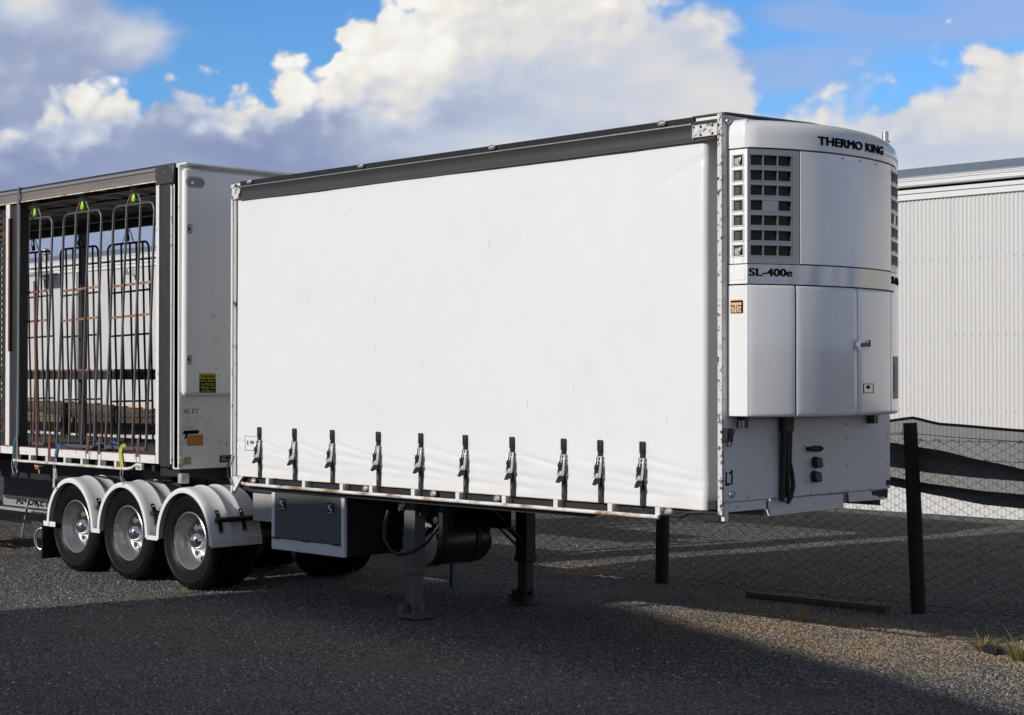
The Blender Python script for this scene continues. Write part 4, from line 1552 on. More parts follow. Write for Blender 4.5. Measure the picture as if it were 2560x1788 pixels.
# left facet with a single column of openings
mb = MB()
FY = lambda x: .074 + .016 * x / XLc


def fbox(xa, xb, za, zb, o=0.0, t=.02):
    mb.quadbox([(xa, FY(xa) - o, za), (xb, FY(xb) - o, za), (xb, FY(xb) - o + t, za), (xa, FY(xa) - o + t, za), (xa, FY(xa) - o, zb), (xb, FY(xb) - o, zb), (xb, FY(xb) - o + t, zb), (xa, FY(xa) - o + t, zb)])


xa, xb = .050, .132
fbox(.0, xa, GB, GT)
fbox(xb, XLc - .002, GB, GT)
zs = [GT] + [z for ab in ZH for z in ab] + [GB]
for k in range(0, len(zs), 2):
    fbox(xa, xb, zs[k + 1], zs[k])
for zt, zb in ZH:
    fbox(xa - .014, xb + .014, zt + .004, zt + .010, .006, .005)
    fbox(xa - .014, xb + .014, zb - .010, zb - .004, .006, .005)
    fbox(xa - .014, xa - .008, zb - .010, zt + .010, .006, .005)
    fbox(xb + .008, xb + .014, zb - .010, zt + .010, .006, .005)
mb.build('side_grille', M_facet, RU, bevel=.003)
M_mesh = mat('grille_mesh', (.03, .03, .03), .5, .3, var=.6, vscale=160)
mb = MB()
for i, (zt, zb) in enumerate(ZH):
    if i in (0, 6):
        continue
    mb.box(xa - .01, xb + .01, .100, .106, zb - .01, zt + .01)
mb.build('grille_mesh', M_mesh, RU)
for i in (0, 6):
    zt, zb = ZH[i]
    mb = MB().quadbox([(xa + .006, .086, zb + .008), (xb - .03, .082, zb + .004), (xb - .03, .098, zb + .004), (xa + .006, .10, zb + .008), (xa + .004, .086, zt - .022), (xb - .012, .082, zt - .012), (xb - .012, .098, zt - .012), (xa + .004, .10, zt - .022)]).lathe([(.013, 0), (.010, -.012), (0, -.012)], (xb - .036, .083, (zt + zb) / 2 - .004), 'Y', 10)
    mb.build('catch', M_zinc, RU, bevel=.002)
# smooth front panel
mb = patch(MB(), YS1 + .004, YS2 - .004, GB + .004, GT - .002, .006, .02, 26)
mb.build('front_panel', M_reefm, RU, smooth=30)
mb = MB()
for y in (.93, 1.16, 1.40):
    p = S(y, 3.995, .007)
    mb.lathe([(.007, 0), (.005, .004), (0, .004)], p, 'X', 8)
mb.build('screw', M_blackp, RU)['kind'] = 'stuff'
# name band
mb = patch(MB(), YL, YR - .004, 2.998, 3.146, .004, .02, 40)
mb.build('name_band', M_stain, RU, smooth=30)
mb = MB()
fbox(.0, XLc, 2.998, 3.146, .003)
mb.build('band_return', M_facet, RU, bevel=.003)
mb = MB()
fbox(.022, .155, 3.028, 3.122, .006, .003)
mb.build('pressed_plate', M_facet, RU, bevel=.004)
# doors
DR = [(YL + .002, .452), (.462, 1.112), (1.122, 1.722), (1.732, YR - .01)]
for i, (a, b) in enumerate(DR):
    mb = MB()
    n = max(3, int((b - a) / .05))
    rows = [(1.986, -.014), (1.990, -.004), (2.000, .003), (2.02, .006), (2.955, .006), (2.978, .004), (2.988, .0), (2.990, -.012)]
    k0 = 0
    ys = [a - .0, a + .003, a + .012] + [a + (b - a) * j / n for j in range(1, n)] + [b - .012, b - .003, b]
    eo = [-.012, -.002, 0] + [0] * (n - 1) + [0, -.002, -.012]
    for z, o in rows:
        for y, e in zip(ys, eo):
            mb.v.append(S(y, z, min(o, o + e)))
    m_ = len(ys)
    for r_ in range(len(rows) - 1):
        for j in range(m_ - 1):
            a_ = r_ * m_ + j
            mb.f.append((a_, a_ + 1, a_ + m_ + 1, a_ + m_))
    mb.build('unit_door', M_reefer if i < 2 else M_reefm, RU, smooth=60)
mb = MB()
fbox(.0, XLc + .004, 1.992, 2.988, .006)
mb.build('door_return', M_reefer, RU, bevel=.006)
mb = MB()
fbox(.030, .140, 2.775, 2.872, .009, .003)
lo = mb.build('badge', M_ink, RU)
mb = MB()
X0, X1, Z0, Z1 = .036, .134, 2.781, 2.858


def tk(a, b, c, d):
    xa_, xb_ = X0 + (X1 - X0) * a, X0 + (X1 - X0) * b
    mb.box(xa_, xb_, .0655, .070, Z0 + (Z1 - Z0) * c, Z0 + (Z1 - Z0) * d)


tk(.0, 1, .72, 1)
tk(.36, .52, 0, .72)
tk(.0, .30, .40, .58)
tk(.05, .18, .0, .40)
tk(.22, .32, .0, .36)
tk(.58, .72, 0, .66)
tk(.76, .98, .36, .62)
tk(.80, .98, .0, .26)
tk(.72, .84, .2, .44)
for i in range(4):
    mb.prism([(X0 + .004 + i * .024, .0655, 2.872), (X0 + .016 + i * .024, .0655, 2.884), (X0 + .028 + i * .024, .0655, 2.872)], (0, .004, 0))
mb.build('badge_lettering', M_tan, RU)
# lettering
text_mb('THERMO KING', .092, lambda u, v, w: (S(.654 + u, 4.082 + v, .014 + w)[0], .654 + u, 4.082 + v), bold=.0034, depth=.006, width=.88).build('lettering', M_ink, RU)
text_mb('SL-400e', .082, lambda u, v, w: S(.100 + u, 3.058 + v, .0075 + w), bold=.0028, depth=.005, width=.322).build('lettering', M_ink, RU)
text_mb('SL-400e', .082, lambda u, v, w: S(1.77 + u, 3.058 + v, .0075 + w), bold=.0028, depth=.005, width=.32).build('lettering', M_ink, RU)
# latch between the doors, lock plate, sight window
pl_ = S(1.10, 2.54, .012)
mb = MB().box(pl_[0] - .005, pl_[0] + .018, 1.075, 1.115, 2.515, 2.565).box(pl_[0] + .0, pl_[0] + .03, 1.085, 1.105, 2.50, 2.58)
mb.build('latch', M_chrome, RU, bevel=.004)
mb = MB().bar((pl_[0] + .022, 1.10, 2.54), (S(1.28, 2.54, .02)[0], 1.28, 2.548), .016, .030, (0, 0, 1)).bar((S(1.26, 2.54, .02)[0], 1.26, 2.53), (S(1.275, 2.54, .02)[0], 1.275, 2.585), .012, .012, (1, 0, 0))
mb.build('latch_arm', M_blackp, RU, bevel=.003)
mb = MB()
patch(mb, 1.205, 1.345, 2.168, 2.232, .008, .004)
mb.build('lock_plate', M_stain, RU)
mb = MB()
for a, b, c, d in ((1.198, 1.352, 2.232, 2.238), (1.198, 1.352, 2.162, 2.168), (1.198, 1.205, 2.162, 2.238), (1.345, 1.352, 2.162, 2.238)):
    patch(mb, a, b, c, d, .010, .006)
p = S(1.27, 2.21, .012)
mb.lathe([(.014, 0), (.012, .008), (0, .008)], p, 'X', 10)
mb.build('lock', M_blackp, RU)
mb = MB()
patch(mb, 1.80, 2.03, 2.11, 2.46, .009, .004)
mb.build('sight_window', M_blackp, RU)
mb = MB()
patch(mb, 1.83, 1.93, 2.29, 2.39, .012, .004)
patch(mb, 1.83, 1.93, 2.18, 2.275, .012, .004)
mb.build('window_gauge', M_grey, RU)
mb = MB().tube([(.20, 1.93, 4.2), (.20, 1.93, 4.335)], .027, 14)
mb.build('exhaust_pipe', M_alu, RU, smooth=50)

# ================================================================== REAR TRAILER (open sided)
TB = tag(empty('open_sided_trailer', (-12, 1.15, 0)), 'open sided rear trailer with grey steel posts and a white moulded front wall', 'trailer')
XF = -7.42
XBK = -21.0
mb = MB().box(XF - .14, XF - .02, .02, W - .02, 1.285, 4.58)
fwB = mb.build('front_wall', M_greywall, TB, bevel=.01)
mb = MB().box(XF - .02, XF + .07, .035, W - .03, 2.085, 4.545)
mp_ = mb.build('moulded_panel', M_mould, TB, bevel=.055)
mp_.modifiers['bevel'].segments = 5
mb = MB().box(XF - .02, XF - .012, .02, W - .02, 1.29, 2.075)
lpB = mb.build('lower_sheet', M_greywall, TB, bevel=.002)
mb = MB().prism([(XF - .02, .06, 1.287), (XF - .02, .7, 1.287), (XF - .02, 1.0, 1.25), (XF - .02, 1.6, 1.25), (XF - .02, 1.7, 1.287)], (-.1, 0, 0)).box(XF - .5, XF - .1, .1, W - .1, 1.20, 1.28)
mb.build('coupler_plate', M_black, TB)
mb = MB().box(XF - .10, XF - .03, .06, .17, 1.13, 1.24)
mb.build('corner_casting', mat('chequer_steel', (.45, .45, .45), .4, .4, var=.5, vscale=70, bump=.6, bscale=90), TB, bevel=.01)


def oval(mb, x, yc, zc, wy, wz, d, n=24, r=None):
    r = r if r is not None else min(wy, wz) / 2
    pts = []
    for i in range(n):
        t = 2 * PI * i / n
        cy = (wy / 2 - r) * (1 if math.cos(t) > 0 else -1)
        cz = (wz / 2 - r) * (1 if math.sin(t) > 0 else -1)
        pts.append((x, yc + cy + r * math.cos(t), zc + cz + r * math.sin(t)))
    return mb.prism(pts, (d, 0, 0))


xs = XF + .07
mb = MB()
oval(mb, xs - .002, .165, 4.395, .24, .125, .006)
mb.build('recess_rim', mat('recess_shadow', (.40, .40, .40), .5, var=.1), mp_, bevel=.003)  # flat proud plate, greyed for the shade of a recess
mb = MB()
oval(mb, xs + .0045, .185, 4.395, .20, .085, .002)
mb.build('handle_recess_shade', mat('recess_inner_shade', (.26, .26, .26), .5, var=.2), mp_)  # darker plate on top: the depth of the recess painted as shade
mb = MB().tube([(xs + .004, .12, 4.385), (xs + .02, .12, 4.385)], .018, 10)
mb.build('recess_bolt', M_zinc, mp_, smooth=40)
for z in (3.885, 2.475):
    mb = MB()
    oval(mb, xs - .004, .095, z, .075, .11, .008, r=.03)
    mb.build('fixing_dimple', MATS['recess_shadow'], mp_, bevel=.003)  # dimple is a raised plate with its shade put into the colour
    mb = MB().tube([(xs + .003, .085, z), (xs + .012, .085, z)], .015, 10)
    mb.build('fixing_bolt', M_blackp, mp_, smooth=40)
# warning plate
xw = xs + .001
y0, y1, z0, z1 = .225, .435, 2.115, 2.325
mb = MB().box(xw, xw + .003, y0, y1, z0, z1)
wp = mb.build('warning_plate', M_ink, TB)
mb = MB().box(xw + .003, xw + .0045, y0 + .004, y1 - .004, z1 - .058, z1 - .004)
mb.build('plate_panel', M_yellow, wp)
XT = xw + .006
fa = lambda yy, zz: (lambda u, v, w: (XT + w, yy + u, zz + v))
text_mb('WARNING', .050, fa(y0 + .010, z1 - .050), bold=.0009, depth=.002, width=.19).build('plate_lettering', M_ink, wp)
XT = xw + .0045
text_mb('MAX. HEIGHT', .036, fa(y0 + .010, z1 - .094), bold=.0, depth=.002, width=.19).build('plate_lettering', M_yellow, wp)
text_mb('4.6 METRES', .036, fa(y0 + .016, z1 - .130), bold=.0, depth=.002, width=.175).build('plate_lettering', M_yellow, wp)
text_mb('MAX. HEIGHT', .036, fa(y0 + .010, z1 - .169), bold=.0, depth=.002, width=.19, mirror=True).build('plate_lettering', M_yellow, wp)
text_mb('4.6 METRES', .036, fa(y0 + .016, z1 - .205), bold=.0, depth=.002, width=.175, mirror=True).build('plate_lettering', M_yellow, wp)
mb = MB().box(xw + .003, xw + .004, y0 + .006, y1 - .006, z1 - .135, z1 - .1335)
mb.build('plate_rule', M_yellow, wp)
# lower sheet markings
XT = XF - .010
xl = XF - .012
text_mb('45 FT', .078, fa(.075, 1.885), depth=.002, width=.195).build('lettering', M_inkgrey, lpB)
mb = MB().prism([(xl, .065, 1.665), (xl, .265, 1.668), (xl, .28, 1.708), (xl, .085, 1.705)], (.003, 0, 0)).prism([(xl, .085, 1.615), (xl, .11, 1.615), (xl, .135, 1.665), (xl, .105, 1.665)], (.003, 0, 0))
mb.build('black_emblem', M_ink, lpB)
mb = MB()
oval(mb, xl, .225, 1.597, .205, .118, .004, r=.015)
og = mb.build('orange_plate', M_orange, lpB)
mb = MB().box(xl, xl + .003, .075, .175, 1.335, 1.418)
yp = mb.build('data_sticker', M_pale, lpB)
mb = MB()
for i in range(6):
    mb.box(xl + .003, xl + .0036, .082, .168, 1.345 + i * .012, 1.3475 + i * .012)
mb.box(xl + .003, xl + .0036, .122, .1235, 1.34, 1.412)
mb.build('sticker_lines', M_inkgrey, yp)
mb = MB().box(xl, xl + .004, .545, .685, 1.345, 1.420)
bk = mb.build('makers_plate', M_ink, lpB, bevel=.004)
mb = MB()
for i, (a, b) in enumerate(((.56, .67), (.555, .62), (.56, .675), (.565, .66))):
    for j in range(int((b - a) / .008)):
        if nz(i * 3.1 + j * 1.7) > -.3:
            mb.box(xl + .004, xl + .0047, a + j * .008, a + j * .008 + .006, 1.402 - i * .014, 1.408 - i * .014)
mb.build('plate_print', MATS['faded_print'], bk)
mb = MB()
random.seed(3)
for i in range(5):
    zz = 1.83 - i * .028
    a = .075
    while a < .25:
        w_ = random.uniform(.006, .022)
        if random.random() < .6:
            mb.box(xl, xl + .0012, a, a + w_, zz, zz + random.uniform(.003, .008))
        a += w_ + random.uniform(.004, .016)
mb.box(xl, xl + .0012, .07, .19, 1.745, 1.748).box(xl, xl + .0012, .07, .19, 1.728, 1.731).box(xl, xl + .0012, .07, .27, 1.856, 1.858)
for i in range(26):
    yy, zz = random.uniform(.28, .60), random.uniform(1.5, 1.88)
    if i < 12:
        yy, zz = random.gauss(.35, .03), random.gauss(1.77, .035)
    l_ = random.uniform(.006, .03)
    t = random.uniform(-1.2, 1.2)
    mb.bar((xl, yy, zz), (xl, yy + l_ * math.cos(t), zz + l_ * math.sin(t)), random.uniform(.002, .007), .0024, (1, 0, 0))
mb.build('worn_print', M_inkgrey, lpB)['kind'] = 'stuff'
mb = MB()
for i in range(22):
    yy, zz = random.uniform(.35, .68), random.uniform(2.15, 3.1)
    l_ = random.uniform(.01, .055)
    t = random.uniform(-2, 1)
    mb.bar((xs, yy, zz), (xs, yy + l_ * math.cos(t), zz + l_ * math.sin(t)), random.uniform(.002, .006), .0016, (1, 0, 0))
mb.build('scuff_marks', M_inkgrey, mp_)['kind'] = 'stuff'
mb = MB()
oval(mb, xl, .045, 1.408, .06, .035, .018)
mb.build('marker_lens', M_zinc, TB, bevel=.004)
mb = MB().lathe([(.034, 0), (.030, .008), (.008, .012), (.0, .012)], (xl, .045, 1.34), 'X', 18)
mb.build('round_reflector', M_lens, TB, smooth=40)
mb = MB().box(xl, xl + .003, .035, .065, 1.44, 1.50).box(xl, xl + .002, .03, .075, 1.54, 1.60).box(xl, xl + .002, .085, .13, 1.545, 1.60)
mb.build('old_sticker', MATS['faded_print'], lpB)

# front corner post and cap
mb = MB().box(-7.79, -7.56, .0, .16, 1.30, 4.40)
mb.build('corner_post', M_post, TB, bevel=.02)
mb = MB().box(-7.855, -7.79, -.006, .03, 1.335, 4.41).box(-7.80, -7.785, -.012, .03, 1.335, 4.41)
mb.build('post_edge', M_coam, TB, bevel=.002)
mb = MB().box(-7.565, -7.545, -.006, .10, 1.34, 4.36)
mb.build('post_edge', M_coam, TB, bevel=.002)
mb = MB().box(-7.53, -7.455, .02, .12, 1.30, 4.56)
mb.build('post_channel', M_dark, TB, bevel=.004)
mb = MB().box(-7.86, -7.50, -.016, .18, 4.385, 4.605)
cc = mb.build('corner_cap', M_dark, TB, bevel=.012)
mb = MB()
for x, z in ((-7.82, 4.57), (-7.55, 4.57), (-7.82, 4.42), (-7.55, 4.42), (-7.68, 4.52)):
    mb.lathe([(.008, 0), (.006, -.006), (0, -.006)], (x, -.016, z), 'Y', 8)
mb.build('rivet', M_zinc, cc)['kind'] = 'stuff'
mb = MB().box(-7.56, -7.30, .02, W - .02, 4.575, 4.60)
mb.build('roof_capping', M_white, TB, bevel=.008)
# roof rail near and far
mb = MB().prism([(XBK, .0, 4.585), (XBK, -.012, 4.57), (XBK, -.012, 4.545), (XBK, .004, 4.540), (XBK, .006, 4.48), (XBK, -.004, 4.445), (XBK, .004, 4.438), (XBK, .05, 4.438), (XBK, .05, 4.585)], (-7.86 - XBK, 0, 0))
mb.build('roof_rail', M_rail, TB)
mb = MB().box(XBK, -7.86, -.008, .012, 4.426, 4.4375)
mb.build('rail_lip', M_rustwhite, TB)
mb = MB().box(XBK, -7.86, -.014, -.0125, 4.552, 4.572)
mb.build('rail_groove', M_alu, TB)
mb = MB().box(XBK, -7.86, .0, .06, 4.5865, 4.605)
mb.build('roof_edge', M_black, TB)
mb = MB().box(XBK, -7.6, W - .07, W, 4.33, 4.60)
mb.build('roof_rail', M_gated, TB)
mb = MB().box(XBK, -7.6, .055, W - .075, 4.565, 4.58)
mb.build('roof', M_skin, TB)
x = -8.2
i = 0
while x > -20.5:
    if i == 0:
        mb = MB().box(-.03, .03, .06, W - .08, -.035, .035)
        bow0 = mb.build('roof_bow', M_bow, TB, bevel=.006)
        b_ = bow0
    else:
        b_ = bow0.copy()
        COL.objects.link(b_)
        b_.parent = TB
    b_.location = (x, 0, 4.525)
    # mesh was built relative to the trailer's base
    b_.location = Vector((x, 0, 4.505))
    x -= .62
    i += 1
mb = MB().box(-20.5, -8.0, .30, .36, 4.44, 4.49).box(-20.5, -8.0, W - .40, W - .34, 4.40, 4.46).box(-20.5, -8.0, .9, .94, 4.46, 4.49)
mb.build('hanging_track', M_dark, TB)
# deck, coaming, tie rail
mb = MB().box(XBK, -7.6, .06, W - .03, 1.36, 1.40)
mb.build('deck', mat('deck_boards', (.09, .065, .045), .8, var=.3, vscale=5, stretch=(.5, 6, 6)), TB)
mb = MB().box(XBK, -7.86, -.010, .05, 1.335, 1.425)
cm = mb.build('coaming_rail', M_coam, TB, bevel=.003)
mb = MB().box(XBK, -7.86, -.006, .055, 1.4255, 1.436)
mb.build('coaming_edge', M_rust, TB)
mb = MB().box(XBK, -7.6, W - .03, W, 1.30, 1.44)
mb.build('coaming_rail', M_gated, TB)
mb = MB().tube([(-8.26, .08, 1.32), (-8.27, .0, 1.30), (-8.32, -.02, 1.27), (-8.42, -.025, 1.257)] + [(-8.42 - 2.58 * i / 30, -.025 + .002 * nz(i * .4), 1.257 + .002 * nz(i * .35, 7)) for i in range(1, 31)], .0165, 12)
trB = mb.build('tie_rail', M_rustwhite, TB, smooth=50)
for x in (-11.0, -10.62, -10.21, -9.79, -9.40, -9.01, -8.66):
    mb = MB().box(x - .022, x + .022, -.022, -.012, 1.27, 1.335).box(x + .012, x + .022, -.012, .06, 1.27, 1.335)
    mb.build('rail_dropper', M_coam, trB, bevel=.002)
mb = MB()
for i in range(20):
    x = -8.0 - i * .6
    mb.box(x - .03, x + .03, .06, W - .1, 1.24, 1.355)
mb.build('cross_member', M_black, TB)
mb = MB()
for y in (.75, 1.5):
    mb.box(XBK, -8.0, y, y + .1, .95, 1.24)
mb.build('chassis_rail', M_black, TB)
mb = MB().box(-8.25, -8.13, -.01, .02, 1.255, 1.325)
mb.build('lamp_bracket', M_coam, TB)
mb = MB()
oval(mb, 0, 0, 0, .08, .04, .01)
mb.v = [(p[1] - 8.19, -.012 - p[0], p[2] + 1.288) for p in mb.v]
mb.build('side_lamp', M_lens, TB, bevel=.002)
# rusty stakes in the coaming pockets
for i, (x, za, zb, w_, lean) in enumerate(((-11.42, 1.33, 1.66, .05, 0), (-10.45, 1.33, 3.45, .040, -.16), (-10.16, 1.33, 1.62, .055, 0), (-9.28, 1.40, 1.62, .055, 0), (-9.02, 1.40, 1.62, .045, 0), (-8.20, 1.40, 1.62, .05, 0))):
    mb = MB().bar((x, -.016, za), (x + lean, .03 if lean else -.016, zb), w_, .012, (0, 1, 0)) if lean else MB().prism([(x - w_ / 2, -.020, za), (x + w_ / 2, -.020, za), (x + w_ / 2, -.012, zb - .04), (x, -.010, zb), (x - w_ / 2, -.012, zb - .04)], (0, .010, 0))
    mb.build('pocket_stake', M_rust, TB, bevel=.003)
for x in (-11.42, -9.28, -9.02, -8.20):
    mb = MB().box(x - .045, x - .030, -.020, -.011, 1.337, 1.424).box(x + .030, x + .045, -.020, -.011, 1.337, 1.424)
    mb.build('stake_pocket', M_flake, TB)
# second side post
mb = MB().box(-11.27, -11.17, -.004, .10, 1.42, 4.44)
mb.build('side_post', M_coam, TB, bevel=.004)
mb = MB().box(-11.165, -10.98, .03, .15, 1.42, 4.44)
mb.build('side_post', M_post, TB, bevel=.01)
mb = MB().box(-11.20, -11.165, -.008, .10, 2.6, 4.25)
mb.build('rust_strip', M_rust, TB)
# perforated posts
mb = MB()
mb.box(-11.95, -11.62, .10, .12, 1.42, 4.44).box(-11.56, -11.38, .10, .12, 1.42, 4.44)
z = 1.45
while z < 4.4:
    mb.box(-11.62, -11.56, .10, .12, z, z + .045)
    z += .077
mb.build('perforated_post', M_gated, TB)
mb = MB().box(-12.6, -11.96, .08, .20, 1.42, 4.44)
mb.build('side_post', M_dark, TB, bevel=.01)
mb = MB().box(-16.2, -16.1, W - .1, W, 1.42, 4.35).box(-13.35, -13.28, W - .1, W, 1.42, 4.35).box(-10.3, -10.2, W - .1, W, 1.42, 4.35)
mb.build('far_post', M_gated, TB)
mb = MB().box(-20.5, -8.0, W - .20, W - .14, 2.245, 2.365)
bm_ = mb.build('load_beam', M_post, TB, bevel=.004)
mb = MB().box(-20.5, -8.0, W - .205, W - .135, 2.3655, 2.388)
mb.build('beam_top', M_rustbar, TB)
for z0_ in (2.75, 3.52):
    mb = MB().box(-7.92, -7.80, .10, .15, z0_, z0_ + .14)
    mb.build('post_socket', M_black, TB)
# under-trailer gear at the left
mb = MB().box(-13.4, -13.32, .55, .72, .30, 1.24).box(-13.38, -13.34, .50, .55, .35, 1.1)
lb = mb.build('landing_leg', mat('silver_leg', (.45, .46, .48), .35, .5, var=.15, dirt=.3), TB, bevel=.008)
mb = MB().box(-13.405, -13.35, .492, .499, .80, .90)
mb.build('tape_band', M_bluet, lb)
mb = MB().box(-14.5, -12.0, 1.66, 1.69, .53, 1.18)
mb.build('side_guard', M_dark, TB, bevel=.004)
mb = MB().box(-14.6, -12.0, 1.70, 1.73, .42, .60)
gp = mb.build('guard_panel', mat('guard_panel_paint', (.30, .30, .30), .5, dirt=.3), TB, bevel=.004)
text_mb('ANDKEY', .16, lambda u, v, w: (-14.2 + u, 1.696 - w, .46 + v), bold=.004, width=.95).build('lettering', M_ink, gp)
mb = MB().box(-14.7, -12.0, 1.64, 1.70, .36, .40)
mb.build('guard_rail', M_zinc, TB, bevel=.006)
mb = MB().tube([(-12.4, .4, 1.18), (-12.55, .42, .9), (-12.75, .45, .55), (-12.72, .55, .42), (-12.3, .9, .36)], .022, 8)
mb.build('stay_rod', M_black, TB, smooth=60)
mb = MB()
for a, b in (((-12.75, .2, .28), (-12.75, .2, .80)), ((-12.75, .2, .28), (-13.9, .2, .28)), ((-12.75, .2, .80), (-13.9, .2, .80)), ((-13.9, .2, .28), (-13.9, .2, .80))):
    mb.bar(a, b, .04, .04)
mb.build('rack_frame', M_white, TB, bevel=.003)
mb = MB().box(-13.85, -12.80, .24, .7, .31, .77)
mb.build('rack_box', M_black, TB)
mb = MB().box(-12.95, -12.70, .05, .10, .82, 1.30)
mb.build('hanger_plate', mat('hanger_paint', (.30, .30, .30), .5), TB)
mb = MB().tube([(-10.55, .05, 1.20), (-10.55, .05, 1.165)], .032, 14)
mb.build('marker_lens', M_amber, TB, smooth=40)
mb = MB().box(-10.6, -10.5, .03, .09, 1.195, 1.215).tube([(-10.52, .05, 1.16), (-10.51, .05, 1.11)], [.012, .006], 8)
mb.build('marker_mount', M_zinc, TB)
mb = MB().box(-9.10, -8.50, .62, .66, .80, 1.22)
mb.build('valve_plate', M_black, TB)

# ================================================================== GATES hanging in the open trailer
def make_gate(label, group, near):
    root = tag(empty('hanging_gate', (0, 0, 1.45)), label, 'gate', group)
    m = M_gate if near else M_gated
    zt, zb, sh_ = 4.225, 1.455, (-.165 if near else .12)
    r = .0155
    hw = .43 if near else .52

    def X(xt, z):
        return xt + sh_ * (zt - z) / (zt - zb)
    rr = .10
    pts = [(X(-hw, zb), 0, zb), (X(-hw, 3.0), .006, 3.0), (X(-hw, zt - rr), 0, zt - rr)]
    for i in range(1, 6):
        t = PI / 2 * i / 5
        pts.append((X(-hw, zt) + rr * (1 - math.cos(t)), 0, zt - rr + rr * math.sin(t)))
    for i in range(6):
        t = PI / 2 * (1 - i / 5)
        pts.append((X(hw, zt) - rr * (1 - math.cos(t)), 0, zt - rr + rr * math.sin(t)))
    pts += [(X(hw, 3.0), .006, 3.0), (X(hw, zb), 0, zb)]
    MB().tube(pts, r, 8).build('gate_frame', m, root, smooth=50)
    for xt in ((-.145, .145) if near else (-.36, -.17, .05, .21, .37)):
        k = .012 * nz(xt * 30, 1 if near else 5)
        MB().tube([(xt, 0, zt), (X(xt, 3.0) + k, -.004, 3.0), (X(xt, 2.2) - k, 0, 2.2), (X(xt, zb), 0, zb)], r * .95, 8).build('gate_bar', m, root, smooth=50)
    for z in ((3.32, 2.96) if near else (3.57, 2.98, 2.085)):
        MB().bar((X(-hw, z), .012, z - .012), (X(hw, z), .012, z + .012), .010, .026).build('cross_bar', M_rustbar if near else m, root)
    MB().bar((X(-hw, zb), 0, zb), (X(hw, zb), 0, zb), .04, .035).build('bottom_rail', m, root)
    mb = MB()
    for s in (-1, 1):
        mb.tube([(s * .03, .01, 4.44), (s * .155, 0, zt)], .0045, 5)
        mb.tube([(s * .03, -.02, 4.44), (s * .105, .03, zt)], .0045, 5)
    mb.build('hanger_wire', M_zinc if near else M_gated, root)
    mb = MB()
    prof = [(.006, 4.455), (.016, 4.44), (.020, 4.41), (.016, 4.38), (.017, 4.35), (.028, 4.32), (.038, 4.29), (.034, 4.265), (.018, 4.25), (0, 4.247)]
    mb.lathe(prof, (0, 0, 0), 'Z', 14)
    mb.v = [(p[0], p[1] * .6, p[2]) for p in mb.v]
    mb.build('snap_handle', M_green if near else M_greend, root, smooth=60)
    if near:
        MB().box(-.09, -.06, -.01, .02, 4.29, 4.33).build('red_clip', M_red, root, bevel=.004)
    return root


G = 'pipe gates hanging along the near side of the open trailer'
gn = make_gate('grey pipe gate with green snap handle hanging next to the front corner post', G, True)
gn.location = (-8.575, .16, 1.47)
for x, lab in ((-9.695, 'grey pipe gate with green snap handle in the middle of the near row'), (-10.855, 'grey pipe gate with green snap handle beside the grey vertical webbing strap')):
    c = copy_tree(gn)
    c.location = (x, .16, 1.46)
    c.rotation_euler = (0, R(.3 if x < -10 else -.2), 0)
    c['label'] = lab
G2 = 'dark pipe gates hanging along the far side of the open trailer'
gf = make_gate('dark rusty pipe gate on the far side, nearest the front corner post', G2, False)
gf.location = (-11.84, 2.08, 1.32)
for x, lab in ((-13.13, 'dark rusty pipe gate in the middle of the far row'), (-14.42, 'dark rusty pipe gate at the rear end of the far row, by the flue')):
    c = copy_tree(gf)
    c.location = (x, 2.08, 1.33)
    c['label'] = lab

# straps over the coaming
def strap_thing(name, label, m, x, pts, w_, hook=True, z_off=0):
    root = tag(empty(name, (x, -.03, pts[-1][2])), label, 'strap')
    mb = MB()
    n = len(pts)
    for (a, b) in zip(pts[:-1], pts[1:]):
        mb.bar(a, b, w_, .006, (0, -1, .05))
    mb.build('webbing', m, root)
    if hook:
        p = pts[-1]
        MB().tube([(p[0] - .02, p[1], p[2]), (p[0] - .025, p[1] - .01, p[2] - .08), (p[0], p[1] - .01, p[2] - .14), (p[0] + .025, p[1] - .01, p[2] - .08), (p[0] + .02, p[1], p[2])], .005, 6).tube([(p[0], p[1] - .01, p[2] - .13), (p[0] + .03, p[1] - .01, p[2] - .19), (p[0] + .05, p[1] - .01, p[2] - .15)], .006, 6).build('wire_hook', M_zinc, root, smooth=50)
    return root


strap_thing('webbing_strap', 'grey webbing strap running down from the roof rail of the open trailer', M_clear, -10.90,
            [(-10.905, .0, 4.615), (-10.905, -.030, 4.60), (-10.91, -.030, 4.40), (-10.915, -.02, 3.2), (-10.92, -.02, 2.2), (-10.93, -.024, 1.55), (-10.92, -.028, 1.40), (-10.91, -.035, 1.30)], .045)
s_ = strap_thing('webbing_strap', 'teal webbing roll and strap end on the coaming beside the grey strap', M_teal, -11.0,
                 [(-11.0, .02, 1.56), (-11.0, -.012, 1.52), (-11.0, -.028, 1.44), (-10.99, -.04, 1.28)], .05)
strap_thing('webbing_strap', 'blue webbing strap with wire hook hanging over the white coaming', M_blue, -9.97,
            [(-9.88, .06, 1.455), (-9.93, .0, 1.452), (-9.955, -.024, 1.44), (-9.975, -.030, 1.38), (-9.98, -.032, 1.305)], .045)
strap_thing('webbing_strap', 'yellow webbing strap with wire hook hanging over the white coaming', M_yg, -8.5,
            [(-8.53, .03, 1.52), (-8.55, -.012, 1.49), (-8.545, -.026, 1.43), (-8.51, -.032, 1.32), (-8.49, -.034, 1.27)], .065)
